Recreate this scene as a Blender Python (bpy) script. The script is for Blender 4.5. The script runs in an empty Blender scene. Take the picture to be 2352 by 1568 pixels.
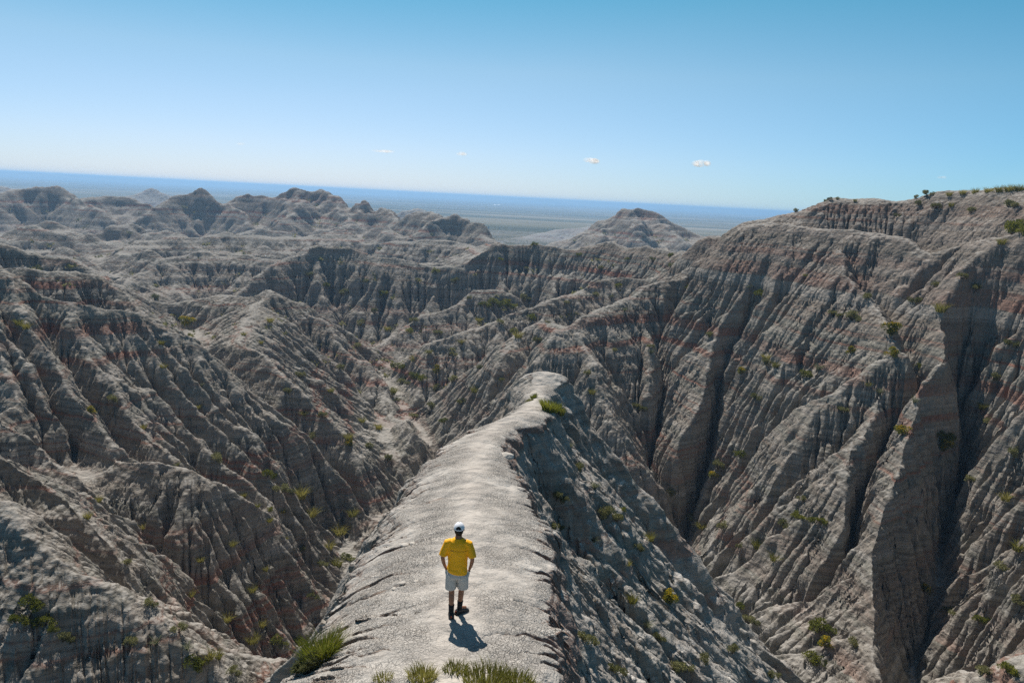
import bpy, bmesh, math, random, time
import numpy as np
from mathutils import Vector, Matrix
T0 = time.time()
R = math.radians
scene = bpy.context.scene
COL = scene.collection

# ------------------------------------------------------------------ camera
PITCH, ROLL, FPX, CAMH = R(10.4), R(2.95), 1797.0, 7.35      # FPX: focal length in 2352-wide pixels
IW, IH = 2352.0, 1568.0
camd = bpy.data.cameras.new('camera')
cam = bpy.data.objects.new('camera', camd); COL.objects.link(cam)
camd.sensor_width = 36.0; camd.lens = FPX / IW * 36.0
camd.clip_start = 0.1; camd.clip_end = 200000.0
_R0, _U0 = Vector((1, 0, 0)), Vector((0, math.sin(PITCH), math.cos(PITCH)))
C_R = _R0 * math.cos(ROLL) + _U0 * math.sin(ROLL)
C_U = _U0 * math.cos(ROLL) - _R0 * math.sin(ROLL)
C_F = Vector((0, math.cos(PITCH), -math.sin(PITCH)))
m = Matrix((C_R, C_U, -C_F)).transposed().to_4x4(); m.translation = (0, 0, CAMH)
cam.matrix_world = m
scene.camera = cam

def ray(u, v):
    return C_F + C_R * ((u - IW / 2) / FPX) - C_U * ((v - IH / 2) / FPX)
def PR(u, v, r):                       # point seen at pixel (u, v), horizontal range r from the viewpoint
    d = ray(u, v); k = r / math.hypot(d.x, d.y)
    return (d.x * k, d.y * k, CAMH + d.z * k)
def PZ(u, v, z):                       # point seen at pixel (u, v) at height z
    d = ray(u, v); k = (z - CAMH) / d.z
    return (d.x * k, d.y * k, z)

# ------------------------------------------------------------------ sky, sun, exposure
SUN_AZ, SUN_EL = R(-20.0), R(56.0)     # azimuth from straight ahead, + to the right
world = bpy.data.worlds.new('World'); scene.world = world; world.use_nodes = True
wt = world.node_tree; wt.nodes.clear()
def wn(t, **k):
    n = wt.nodes.new(t)
    for a_, v_ in k.items(): setattr(n, a_, v_)
    return n
sky = wn('ShaderNodeTexSky', sky_type='NISHITA', sun_disc=False, sun_elevation=SUN_EL, sun_rotation=SUN_AZ,
         altitude=900, air_density=1.0, dust_density=0.0, ozone_density=3.0)
tc = wn('ShaderNodeTexCoord'); sx = wn('ShaderNodeSeparateXYZ'); wt.links.new(tc.outputs['Generated'], sx.inputs[0])
grade = wn('ShaderNodeValToRGB'); wt.links.new(sx.outputs['Z'], grade.inputs[0])     # tint by height above the horizon
cr = grade.color_ramp; cr.elements[0].position = 0.0; cr.elements[0].color = (0.98, 0.93, 1.22, 1)
cr.elements[1].position = 0.45; cr.elements[1].color = (0.74, 0.72, 0.58, 1)
for p_, c_ in ((0.05, (1.06, 1.02, 1.20)), (0.15, (1.03, 1.14, 1.09)), (0.25, (0.50, 1.10, 1.02))):
    e_ = cr.elements.new(p_); e_.color = (*c_, 1)
mulc = wn('ShaderNodeMix', data_type='RGBA', blend_type='MULTIPLY'); mulc.inputs['Factor'].default_value = 1.0
wt.links.new(sky.outputs[0], mulc.inputs['A']); wt.links.new(grade.outputs[0], mulc.inputs['B'])
bg = wn('ShaderNodeBackground'); bg.inputs['Strength'].default_value = 0.075
wo = wn('ShaderNodeOutputWorld')
dp = wn('ShaderNodeVectorMath', operation='DOT_PRODUCT'); wt.links.new(tc.outputs['Generated'], dp.inputs[0])
dp.inputs[1].default_value = (math.sin(SUN_AZ) * math.cos(SUN_EL), math.cos(SUN_AZ) * math.cos(SUN_EL), math.sin(SUN_EL))
side = wn('ShaderNodeValToRGB'); wt.links.new(dp.outputs['Value'], side.inputs[0])      # deeper blue away from the sun
side.color_ramp.elements[0].position = 0.40; side.color_ramp.elements[0].color = (0.56, 0.90, 0.99, 1)
side.color_ramp.elements[1].position = 0.64; side.color_ramp.elements[1].color = (1, 1, 1, 1)
mul2 = wn('ShaderNodeMix', data_type='RGBA', blend_type='MULTIPLY'); mul2.inputs['Factor'].default_value = 1.0
wt.links.new(mulc.outputs['Result'], mul2.inputs['A']); wt.links.new(side.outputs[0], mul2.inputs['B'])
wt.links.new(mul2.outputs['Result'], bg.inputs[0]); wt.links.new(bg.outputs[0], wo.inputs[0])
sd = bpy.data.lights.new('sun', 'SUN'); sd.energy = 5.0; sd.angle = R(0.5); sd.color = (1.0, 0.93, 0.84)
sun = bpy.data.objects.new('sun', sd); COL.objects.link(sun)
sv = Vector((math.sin(SUN_AZ) * math.cos(SUN_EL), math.cos(SUN_AZ) * math.cos(SUN_EL), math.sin(SUN_EL)))
sun.rotation_euler = sv.to_track_quat('Z', 'Y').to_euler()
scene.view_settings.view_transform = 'Standard'; scene.view_settings.look = 'None'
scene.view_settings.exposure = 0.3; scene.view_settings.gamma = 1.0
cy = scene.cycles
cy.max_bounces = 6; cy.diffuse_bounces = 3; cy.glossy_bounces = 2; cy.transmission_bounces = 4; cy.transparent_max_bounces = 48
cy.volume_bounces = 1
scene.render.filter_size = 0.9; cy.use_denoising = False; cy.use_adaptive_sampling = False

# ------------------------------------------------------------------ noise helpers (numpy)
def _hash(ix, iy, seed):
    h = (ix.astype(np.uint32) * np.uint32(374761393) + iy.astype(np.uint32) * np.uint32(668265263) + np.uint32((seed * 2246822519) & 0xffffffff))
    h = (h ^ (h >> np.uint32(13))) * np.uint32(1274126177)
    h = h ^ (h >> np.uint32(16))
    return h
def perlin(x, y, seed=0):              # gradient noise, about -1..1
    x0 = np.floor(x); y0 = np.floor(y)
    fx = (x - x0).astype(np.float32); fy = (y - y0).astype(np.float32)
    ix = x0.astype(np.int32); iy = y0.astype(np.int32)
    ux = fx * fx * fx * (fx * (fx * 6 - 15) + 10); uy = fy * fy * fy * (fy * (fy * 6 - 15) + 10)
    def g(dx, dy):
        a = _hash(ix + dx, iy + dy, seed).astype(np.float32) * np.float32(2 * math.pi / 4294967296.0)
        return np.cos(a) * (fx - dx) + np.sin(a) * (fy - dy)
    a = g(0, 0); b = g(1, 0); c = g(0, 1); d = g(1, 1)
    return ((a + (b - a) * ux) + ((c + (d - c) * ux) - (a + (b - a) * ux)) * uy) * 1.5
def fbm(x, y, oct=4, seed=0, gain=0.5, lac=2.03):
    o = 0; a = 1.0; t = 0
    for i in range(oct):
        o = o + a * perlin(x, y, seed + i * 17); t += a; a *= gain; x = x * lac + 13.7; y = y * lac - 7.1
    return o / t

# ------------------------------------------------------------------ terrain: crest lines read off the photograph, each at its own distance
class Ridge:
    def __init__(s, pts, sl=0.9, H=45.0, rad=1.0, name='hill', sr=None):
        s.p = np.array(pts, dtype=np.float64); s.sl = sl; s.sr = sl if sr is None else sr; s.H = H; s.rad = rad; s.name = name
RID = []
def ridge(pts, **k):
    up = 2.2 if k.get('name') == 'butte' else 0.0           # what the water will take off the tops
    RID.append(Ridge([(q[0], q[1], q[2] + up) for q in (PR(*p) for p in pts)], **k))

# the ridge underfoot (its own cross-section, below)
FR = np.array([PZ(930, 2100, 0.6), PZ(975, 1750, 0.3), PZ(1010, 1568, 0.12), PZ(1045, 1418, 0.0), PZ(1062, 1250, -0.15), PZ(1080, 1130, -0.35), PZ(1092, 1060, -0.55),
               PZ(1112, 1005, -0.75), PZ(1145, 975, -1.1), PZ(1195, 950, -1.0), PZ(1218, 935, -1.2), PZ(1226, 912, -1.8), PZ(1236, 885, -1.62), PZ(1250, 849, -1.15)])
_k = FR[-1]
FR = np.vstack([FR, [_k[0] + 0.6, _k[1] + 2, -2.4], [_k[0] + 2, _k[1] + 8, -12.0], [_k[0] + 2, _k[1] + 22, -22.0]])
FRL = np.array([3.6, 3.4, 3.2, 2.6, 2.4, 2.3, 1.95, 1.45, 0.95, 0.8, 0.65, 0.5, 0.85, 1.1, 0.9, 0.5, 0.5])   # half-width of the crown, left
FRR = np.array([1.8, 1.75, 1.75, 1.75, 1.95, 1.7, 1.1, 0.65, 0.8, 1.2, 1.0, 0.7, 1.0, 1.4, 1.0, 0.5, 0.5])   # and right
FRS = np.array([2.3, 2.3, 2.3, 2.2, 2.2, 2.2, 2.3, 2.4, 1.9, 1.4, 1.3, 1.5, 1.6, 1.8, 1.5, 1.5, 1.5])       # steepness of the left flank

# left hill
ridge([(-260, 520, 118), (-100, 575, 108), (0, 615, 103), (110, 675, 100), (200, 703, 99), (320, 722, 99), (440, 765, 98), (530, 828, 104)], sl=0.85, H=60, rad=1.2, name='left')
RIBS = [[(-90, 590, 107), (-40, 740, 93.5), (40, 880, 84), (110, 1000, 77)],
        [(0, 615, 103), (80, 760, 92.5), (170, 900, 83.5), (240, 1010, 77.5)],
        [(110, 675, 100), (200, 790, 92.5), (300, 930, 84.5), (365, 1040, 78.5)],
        [(200, 703, 99), (330, 860, 90.5), (470, 1020, 82.5), (620, 1150, 77.5)],
        [(330, 722, 99), (450, 860, 92.3), (600, 1010, 86.3), (760, 1150, 81)],
        [(440, 765, 98), (560, 900, 93), (700, 1030, 89), (850, 1120, 87)]]
for a_, c_, mixes in zip(RIBS[:-1], RIBS[1:], ((0.42,), (), (0.3, 0.62), (0.55,), (0.38, 0.72))):
    ridge(a_, sl=1.15, H=60, rad=1.1, name='left')
    for w_ in mixes:
        ridge([tuple((1 - w_) * q + w_ * w for q, w in zip(m_, n_)) for m_, n_ in zip(a_, c_)][:4 if w_ < 0.6 else 3], sl=1.2, H=60, rad=0.7, name='left')
ridge(RIBS[-1], sl=1.15, H=60, rad=0.9, name='left')
ridge([(70, 900, 80), (170, 1045, 75), (300, 1066, 73), (360, 1072, 72), (430, 1092, 71), (590, 1150, 70), (700, 1330, 66)], sl=0.95, H=60, rad=1.0, name='left')
# closer spur at lower left
ridge([(-300, 900, 62), (-60, 1080, 54), (60, 1200, 50), (200, 1315, 47), (330, 1390, 45), (480, 1515, 43), (560, 1620, 41)], sl=0.95, H=60, rad=1.2, name='left')
# second hill behind it
ridge([(530, 828, 104), (550, 780, 118), (560, 745, 130), (590, 695, 144), (625, 655, 152), (690, 685, 152), (740, 735, 146), (790, 790, 140), (860, 870, 132), (905, 935, 124), (990, 1035, 108)], sl=0.95, H=60, rad=2.6, name='second')
ridge([(535, 822, 106), (550, 780, 118), (562, 745, 130), (592, 697, 143)], sl=0.9, H=60, rad=6, name='second')
ridge([(625, 655, 152), (560, 672, 155), (500, 668, 158), (430, 690, 160), (385, 700, 160), (350, 690, 162), (320, 720, 160)], sl=0.8, H=60, rad=2, name='second')
# right shoulder and its end
ridge([(1660, 560, 140), (1640, 600, 128), (1560, 640, 124), (1480, 665, 120), (1400, 702, 113), (1330, 748, 106), (1280, 772, 101), (1225, 830, 98), (1140, 920, 95), (1040, 1010, 93), (990, 1060, 92)], sl=0.95, H=60, rad=1.5, name='right', sr=1.35)
ridge([(1330, 748, 106), (1360, 850, 96), (1400, 960, 91)], sl=1.1, H=60, rad=1.5, name='right')
ridge([(1290, 745, 116), (1240, 735, 120), (1190, 760, 118), (1130, 830, 112)], sl=0.9, H=60, rad=1.5, name='right')
# right hill
ridge([(1640, 600, 131), (1655, 540, 134), (1740, 497, 128), (1800, 482, 126), (1900, 455, 125), (1980, 460, 125), (2060, 460, 125), (2150, 447, 125), (2280, 437, 122), (2352, 434, 118), (2600, 400, 108), (2900, 360, 100)], sl=1.5, H=75, rad=7, name='rim')
ridge([(1690, 520, 126), (1740, 507, 122), (1830, 517, 117), (1900, 526, 115), (2000, 540, 113), (2060, 548, 111), (2140, 582, 107), (2210, 560, 107), (2280, 540, 104), (2352, 520, 100), (2600, 480, 90), (2900, 460, 84)], sl=1.5, H=75, rad=2.5, name='rim')
ridge([(2060, 548, 111), (2105, 640, 104.5), (2150, 740, 99)], sl=1.3, H=75, rad=1.5, name='right')
ridge([(2190, 590, 106.5), (2203, 700, 100), (2203, 800, 95.5), (2200, 890, 91.8)], sl=1.2, H=75, rad=2.0, name='right')
ridge([(2222, 566, 107.5), (2240, 680, 101.3), (2258, 790, 96.5), (2268, 900, 91.5), (2250, 1010, 86.5)], sl=1.25, H=75, rad=1.5, name='right')
ridge([(1585, 640, 123.5), (1640, 760, 110.8), (1627, 880, 102.8), (1592, 1000, 96.8), (1535, 1100, 91.5)], sl=1.15, H=75, rad=1.5, name='right')
ridge([(1480, 665, 120), (1490, 800, 108), (1470, 930, 99), (1430, 1050, 92)], sl=1.15, H=75, rad=1.5, name='right')
ridge([(1690, 520, 126), (1690, 600, 119.5), (1672, 700, 113)], sl=1.15, H=75, rad=1.5, name='right')
ridge([(1800, 512, 119), (1765, 640, 111), (1742, 760, 104.5), (1710, 880, 99), (1670, 1010, 93), (1625, 1140, 87)], sl=1.15, H=75, rad=2.5, name='right')
ridge([(1900, 526, 115), (1960, 640, 104), (2030, 740, 94), (2062, 800, 89), (2010, 910, 83), (1960, 1010, 78), (1960, 1110, 73), (1975, 1250, 68), (1985, 1400, 64), (2000, 1600, 60)], sl=1.05, H=75, rad=1.2, name='right')
ridge([(2062, 800, 89), (1900, 900, 84), (1780, 1050, 79), (1680, 1250, 74), (1620, 1400, 70)], sl=1.0, H=75, rad=2.0, name='right')
ridge([(2280, 540, 104), (2310, 640, 95), (2330, 750, 87), (2320, 900, 78), (2300, 1050, 72)], sl=1.1, H=75, rad=1.5, name='right')
ridge([(2650, 1440, 42), (2500, 1480, 40), (2352, 1512, 38), (2290, 1540, 37.5), (2200, 1640, 36)], sl=1.2, H=75, rad=1.5, name='right')
# pale spurs in the middle distance
ridge([(1260, 690, 190), (1210, 680, 190), (1150, 664, 188), (1090, 670, 184), (1000, 720, 175), (900, 766, 166), (840, 805, 160)], sl=0.75, H=60, rad=2, name='middle')
ridge([(1520, 630, 165), (1430, 640, 168), (1350, 655, 162), (1280, 686, 155), (1200, 706, 150), (1080, 752, 144), (960, 797, 138), (850, 822, 136)], sl=0.75, H=60, rad=1.5, name='middle')
# long wall behind them
ridge([(500, 690, 190), (560, 650, 196), (650, 580, 208), (720, 556, 212), (800, 560, 212), (870, 581, 207), (960, 592, 205), (1060, 607, 202), (1100, 585, 205), (1135, 560, 206), (1220, 553, 206), (1320, 558, 202), (1400, 553, 198), (1480, 563, 188), (1600, 568, 168), (1660, 556, 142)], sl=1.1, H=60, rad=1.5, name='middle')
ridge([(720, 556, 212), (735, 620, 202), (765, 700, 192), (790, 780, 183)], sl=1.1, H=60, rad=1.2, name='middle')
ridge([(800, 560, 212), (830, 630, 202), (840, 700, 195), (830, 780, 186)], sl=1.1, H=60, rad=1.2, name='middle')
ridge([(870, 581, 207), (925, 640, 199), (930, 720, 190), (900, 790, 180)], sl=1.1, H=60, rad=1.2, name='middle')
ridge([(1020, 600, 203), (1000, 660, 196), (985, 720, 188)], sl=1.1, H=60, rad=1.2, name='middle')
ridge([(1180, 556, 206), (1165, 620, 199), (1150, 665, 194)], sl=1.1, H=60, rad=1.2, name='middle')
ridge([(1240, 556, 205), (1255, 600, 199), (1280, 660, 188)], sl=1.1, H=60, rad=1.2, name='middle')
ridge([(1440, 558, 194), (1450, 600, 185), (1430, 640, 176)], sl=1.1, H=60, rad=1.2, name='middle')
# left middle distance
ridge([(-200, 600, 150), (0, 622, 140), (100, 633, 138), (233, 630, 138), (282, 662, 136), (330, 708, 132)], sl=0.9, H=60, rad=2, name='middle')
ridge([(-200, 520, 190), (0, 553, 180), (60, 578, 178), (130, 590, 176), (200, 605, 172), (270, 650, 165)], sl=0.9, H=60, rad=2, name='middle')
ridge([(280, 660, 220), (330, 615, 235), (400, 590, 245), (470, 575, 250), (560, 598, 245), (640, 590, 240)], sl=0.5, H=40, rad=2, name='middle')
ridge([(250, 590, 270), (330, 548, 285), (420, 545, 290), (520, 530, 300), (640, 540, 300), (800, 530, 310)], sl=0.5, H=40, rad=2, name='middle')
ridge([(860, 560, 300), (960, 550, 300), (1080, 555, 290), (1130, 560, 270)], sl=0.5, H=40, rad=2, name='middle')
rnd = random.Random(5)
for k_ in range(64):
    az_ = R(rnd.uniform(-37, 4)); r_ = rnd.uniform(235, 520)
    if az_ > R(-3) and r_ > 330: continue
    zt = rnd.uniform(-15, -8.5) if r_ > 300 else rnd.uniform(-17, -12)
    a_ = rnd.uniform(-0.5, 0.5) + (1.57 if rnd.random() < 0.35 else 0); L_ = rnd.uniform(6, 22)
    c_ = (r_ * math.sin(az_), r_ * math.cos(az_))
    pts_ = [(c_[0] + math.cos(a_) * L_ * q, c_[1] + math.sin(a_) * L_ * q, zt - abs(q - o_) * rnd.uniform(3, 7)) for o_ in [rnd.uniform(-.4, .4)] for q in (-1, -0.4, o_, 0.5, 1)]
    RID.append(Ridge(sorted(pts_, key=lambda p: (p[0] - c_[0]) * math.cos(a_) + (p[1] - c_[1]) * math.sin(a_)), sl=rnd.uniform(0.6, 0.85), H=40, rad=0.6, name='butte'))
# skyline buttes
ridge([(300, 452, 1150), (330, 442, 1160), (350, 433, 1165), (372, 443, 1160), (405, 456, 1150)], sl=0.42, H=60, rad=4, name='butte')
ridge([(-30, 440, 1080), (6, 426, 1080), (40, 441, 1080)], sl=0.5, H=60, rad=3, name='butte')
ridge([(905, 496, 930), (940, 484, 935), (957, 477, 935), (972, 484, 935), (1000, 497, 930)], sl=0.5, H=60, rad=3, name='butte')
ridge([(1290, 529, 1010), (1330, 526, 1010), (1352, 523, 1010), (1395, 530, 1000)], sl=0.3, H=60, rad=3, name='butte')
ridge([(-150, 470, 520), (-40, 450, 530), (0, 447, 540), (50, 434, 545), (75, 443, 545), (100, 428, 548), (140, 430, 548), (158, 450, 540), (190, 472, 520), (260, 500, 480)], sl=1.1, H=45, rad=1.0, name='butte')
ridge([(190, 465, 560), (245, 462, 560), (300, 470, 555), (350, 476, 550)], sl=0.6, H=40, rad=1.0, name='butte')
ridge([(330, 500, 470), (400, 462, 490), (440, 456, 495), (466, 441, 497), (490, 456, 495), (520, 474, 490), (560, 500, 470)], sl=1.1, H=45, rad=1.0, name='butte')
ridge([(520, 474, 490), (550, 458, 505), (572, 446, 508), (590, 457, 505), (612, 455, 500), (640, 458, 495), (680, 442, 490), (700, 444, 490), (740, 440, 488), (760, 452, 484), (800, 470, 470), (850, 500, 440)], sl=1.1, H=45, rad=1.0, name='butte')
ridge([(700, 444, 490), (690, 480, 450), (650, 510, 420)], sl=1.0, H=45, rad=1.0, name='butte')
ridge([(745, 442, 488), (790, 500, 440), (830, 530, 410)], sl=1.0, H=45, rad=1.0, name='butte')
ridge([(780, 475, 470), (815, 474, 465), (842, 464, 462), (870, 480, 455), (920, 520, 420)], sl=1.1, H=45, rad=1.0, name='butte')
ridge([(900, 520, 420), (950, 500, 410), (985, 492, 408), (1010, 505, 400), (1040, 525, 380)], sl=1.0, H=40, rad=1.0, name='butte')
ridge([(960, 545, 350), (1010, 515, 370), (1048, 501, 375), (1075, 517, 370), (1130, 555, 350)], sl=1.0, H=40, rad=1.0, name='butte')
ridge([(1330, 545, 480), (1380, 515, 480), (1420, 492, 478), (1442, 480, 478), (1465, 482, 476), (1500, 500, 474), (1550, 522, 470), (1600, 538, 465), (1660, 550, 450)], sl=1.0, H=40, rad=1.0, name='butte')
ridge([(1442, 480, 478), (1470, 525, 440), (1460, 560, 410)], sl=1.0, H=40, rad=1.0, name='butte')
ridge([(1510, 502, 474), (1560, 545, 435)], sl=1.0, H=40, rad=1.0, name='butte')
ridge([(1380, 515, 480), (1380, 550, 440)], sl=1.0, H=40, rad=1.0, name='butte')

VAL = []
def valley(pts, w=0.3, s=1.3, sl=None):
    VAL.append((np.array(pts), w, s, s if sl is None else sl))
valley([PR(*p) for p in [(1690, 745, 109), (1655, 850, 104), (1635, 960, 98.5), (1600, 1090, 93), (1575, 1180, 89.5), (1540, 1275, 86), (1470, 1400, 80)]], 0.1, 4.0, 1.4)
valley([PR(*p) for p in [(2228, 860, 92.5), (2234, 920, 90), (2217, 1000, 86), (2202, 1080, 82.3), (2185, 1200, 77.5), (2150, 1350, 72), (2130, 1450, 68), (2112, 1600, 62), (2090, 1800, 53)]], 0.1, 1.9, 1.5)
valley([PR(*p) for p in [(2480, 800, 80), (2400, 950, 74), (2320, 1180, 66), (2250, 1400, 60), (2180, 1600, 56), (2120, 1750, 54)]], 0.2, 1.5)
valley([PZ(*p) for p in [(780, 790, -22), (880, 850, -26), (930, 940, -28), (1010, 1045, -29), (920, 1140, -31), (805, 1240, -32.5), (810, 1360, -33.5), (760, 1490, -34.5), (690, 1640, -35.5)]], 0.2, 1.35)
valley([PR(*p) for p in [(345, 725, 128), (440, 810, 118), (530, 870, 110), (640, 960, 102), (760, 1060, 97), (850, 1140, 90)]], 0.3, 1.1)
valley([PR(*p) for p in [(150, 1060, 78), (330, 1200, 68), (480, 1320, 61), (600, 1430, 56)]], 0.3, 1.1)
valley([PR(*p) for p in [(20, 1150, 62), (200, 1270, 56), (360, 1370, 52), (500, 1480, 49), (580, 1560, 47)]], 0.3, 1.1)
PLAIN = -46.0
def floor_z(x, y, r):                  # valley floors: deep canyon near, shelf of low hummocks farther out, then the plain
    near = -34.0 + 0.055 * np.clip(r - 80, 0, 110)
    hum = -24.5 - 6.0 * np.clip((r - 330) / 120, 0, 1) + 6.0 * fbm(x / 70.0 + 3.1, y / 70.0, 3, 11) + 2.0 * fbm(x / 20.0, y / 20.0, 2, 19)
    hum2 = -22.0 + 0.0 * x
    az = np.degrees(np.arctan2(x, y))
    w = np.clip((r - 212) / 50.0, 0, 1); w = w * w * (3 - 2 * w)
    ridged = 1.0 - np.abs(fbm(x / 42.0, y / 42.0, 3, 23)) * 2.6
    hum = hum + 6.0 * np.clip(ridged, 0, 1)
    f = near * (1 - w) + hum * w
    w2 = np.clip((r - 560) / 130.0, 0, 1); w2 = w2 * w2 * (3 - 2 * w2)
    rr = np.clip((az - 0.0) / 6.0, 0, 1)                       # to the right the plain comes closer
    w3 = np.clip((r - 300 ) / 90.0, 0, 1) * rr
    w2 = np.maximum(w2, w3 * w3 * (3 - 2 * w3))
    return f * (1 - w2) + (PLAIN + 0.5 * fbm(x / 60.0, y / 60.0, 3, 5)) * w2

def seg_dist(x, y, p):                 # nearest point on a polyline: distance, z there, side, parameter
    best = np.full(x.shape, 1e18); zz = np.zeros(x.shape); sd = np.zeros(x.shape); tt = np.zeros(x.shape)
    for i in range(len(p) - 1):
        ax, ay, az = p[i]; bx, by, bz = p[i + 1]
        dx, dy = bx - ax, by - ay; L2 = dx * dx + dy * dy
        t = np.clip(((x - ax) * dx + (y - ay) * dy) / L2, 0, 1)
        qx = x - ax - t * dx; qy = y - ay - t * dy
        d2 = qx * qx + qy * qy
        m = d2 < best
        best = np.where(m, d2, best); zz = np.where(m, az + t * (bz - az), zz)
        sd = np.where(m, dx * qy - dy * qx, sd); tt = np.where(m, i + t, tt)
    return np.sqrt(best), zz, sd, tt

def base_height(x, y):
    r = np.hypot(x, y)
    # the crests and gullies wander instead of running straight
    far = np.clip((r - 170) / 120.0, 0, 1)
    wx = x + (1 - far) * 1.5 * fbm(x / 9.0, y / 9.0, 3, 41) + far * 4.5 * fbm(x / 30.0, y / 30.0, 3, 42)
    wy = y + (1 - far) * 1.5 * fbm(x / 9.0 + 31.0, y / 9.0, 3, 43) + far * 4.5 * fbm(x / 30.0 + 31.0, y / 30.0, 3, 44)
    h = floor_z(x, y, r); ids = np.full(x.shape, -1, np.int16)
    for k, rg in enumerate(RID):
        lo = rg.p[:, :2].min(0) - 110; hi = rg.p[:, :2].max(0) + 110
        m = np.nonzero((x > lo[0]) & (x < hi[0]) & (y > lo[1]) & (y < hi[1]))[0]
        if not len(m): continue
        d, z, sdn, _ = seg_dist(wx[m], wy[m], rg.p)
        s = np.where(sdn > 0, rg.sl, rg.sr)
        e = s * (np.sqrt(d * d + rg.rad ** 2) - rg.rad)
        hh = z - rg.H * (1 - np.exp(-e / rg.H))
        hm = h[m]
        kk = np.minimum(0.012 * r[m] + 0.2, 1.6)                                # soft union
        t = np.clip(0.5 + 0.5 * (hh - hm) / kk, 0, 1)
        h[m] = hm + (hh - hm) * t + kk * t * (1 - t) * 0.5
        ids[m] = np.where(hh > hm, k, ids[m])
    for p, w_, s_, s2_ in VAL:
        lo = p[:, :2].min(0) - 30; hi = p[:, :2].max(0) + 30
        m = np.nonzero((x > lo[0]) & (x < hi[0]) & (y > lo[1]) & (y < hi[1]))[0]
        d, z, sdn, _ = seg_dist(wx[m], wy[m], p)
        hh = z + np.where(sdn > 0, s2_, s_) * np.maximum(d - w_, 0) + 0.03 * d * d
        h[m] = np.minimum(h[m], hh)
    # ridge underfoot
    m = np.nonzero((np.abs(x) < 60) & (y < 110))[0]
    d, z, sdn, t = seg_dist(x[m], y[m], FR)
    i = np.clip(t.astype(int), 0, len(FR) - 2); f = t - i
    wl = FRL[i] * (1 - f) + FRL[i + 1] * f; wr = FRR[i] * (1 - f) + FRR[i + 1] * f
    left = sdn > 0
    w = np.where(left, wl, wr) * (1 + 0.08 * perlin(x[m] / 1.9, y[m] / 1.9, 77))
    q = d / w
    crown = -np.where(left, 0.36 * np.minimum(q, 1) ** 2.2, 0.13 * np.minimum(q, 1) ** 3.0) * w
    over = np.maximum(d - w, 0)
    sL = FRS[i] * (1 - f) + FRS[i + 1] * f; sR = 1.15
    s = np.where(left, sL, sR)
    H = np.where(left, 60.0, 60.0)
    so = np.sqrt(over ** 2 + 0.08) - 0.2828
    side = -H * (1 - np.exp(-s * so / H)) - np.where(left, 0.5, 1.1) * (1 - np.exp(-so / 0.6))
    side = side + (0.9 * fbm((y[m] - 0.1 * x[m]) / 2.6, over / 11.0, 3, 88) + 0.4 * fbm(x[m] / 5.0, y[m] / 5.0, 2, 89)) * np.clip(over / 2.5, 0, 1)
    hh = z + crown + side
    hm = h[m]
    h[m] = np.maximum(hm, hh); ids[m] = np.where(hh > hm, 1000, ids[m])
    return h, ids

# ------------------------------------------------------------------ terrain: running water on a grid that gets coarser with distance
def lp_grid(n, a0, a1, r0, r1):
    dth = (a1 - a0) / (n - 1)
    mrows = int(math.log(r1 / r0) / dth) + 1
    th = a0 + dth * np.arange(n); rho = math.log(r0) + dth * np.arange(mrows)
    return th, np.exp(rho), dth

def erode(h, rad, dth, iters, K, kmask, mexp=0.45, diff=0.08, hard=None):
    M, N = h.shape
    cell = (rad * dth)[:, None] * np.ones((1, N))
    area = cell ** 2
    idx = np.arange(M * N).reshape(M, N)
    nb = [(-1, 0, 1), (1, 0, 1), (0, -1, 1), (0, 1, 1), (-1, -1, 1.4142), (-1, 1, 1.4142), (1, -1, 1.4142), (1, 1, 1.4142)]
    h = h.copy()
    for it in range(iters):
        best = np.zeros((M, N)); rec = idx.copy(); dist = cell.copy()
        hp = np.pad(h, 1, mode='edge')
        jit = 1.0 + 0.15 * (np.random.RandomState(it).rand(M, N) - .5)
        for dy, dx, w in nb:
            s = (h - hp[1 + dy:1 + dy + M, 1 + dx:1 + dx + N]) / (cell * w) * jit
            m = s > best
            if dy < 0: m[0] = False
            if dy > 0: m[-1] = False
            if dx < 0: m[:, 0] = False
            if dx > 0: m[:, -1] = False
            best = np.where(m, s, best); rec = np.where(m, idx + dy * N + dx, rec); dist = np.where(m, cell * w, dist)
        rec = rec.ravel(); dist = dist.ravel()
        dep = (rec != idx.ravel()).astype(np.int32); ptr = rec.copy()
        for _ in range(14):
            add = dep[ptr]
            if not add.any(): break
            dep += add; ptr = ptr[ptr]
        order = np.argsort(dep, kind='stable'); cnt = np.bincount(dep); st = np.concatenate([[0], np.cumsum(cnt)])
        A = area.ravel().copy()
        for l in range(len(cnt) - 1, 0, -1):
            n_ = order[st[l]:st[l + 1]]
            np.add.at(A, rec[n_], A[n_])
        Kf = K * kmask.ravel()
        if hard is not None: Kf = Kf * hard(h.ravel())
        F = Kf * A ** mexp / dist
        hf = h.ravel()
        for l in range(1, len(cnt)):
            n_ = order[st[l]:st[l + 1]]
            f = F[n_]
            hf[n_] = (hf[n_] + f * hf[rec[n_]]) / (1 + f)
        h = hf.reshape(M, N)
        if diff:
            hp = np.pad(h, 1, mode='edge')
            h = h + diff * (hp[:-2, 1:-1] + hp[2:, 1:-1] + hp[1:-1, :-2] + hp[1:-1, 2:] - 4 * h)
    return h, A.reshape(M, N)

def upsample(a, M2, N2):               # smooth (Catmull-Rom) resampling
    def ax(a, n2):
        n = a.shape[0]; t = np.linspace(0, n - 1, n2); i = np.minimum(t.astype(int), n - 2); f = (t - i)[:, None]
        g = lambda k: a[np.clip(i + k, 0, n - 1)]
        p0, p1, p2, p3 = g(-1), g(0), g(1), g(2)
        return p1 + 0.5 * f * (p2 - p0 + f * (2 * p0 - 5 * p1 + 4 * p2 - p3 + f * (3 * (p1 - p2) + p3 - p0)))
    return ax(ax(a, M2).T.copy(), N2).T.copy()

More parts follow.
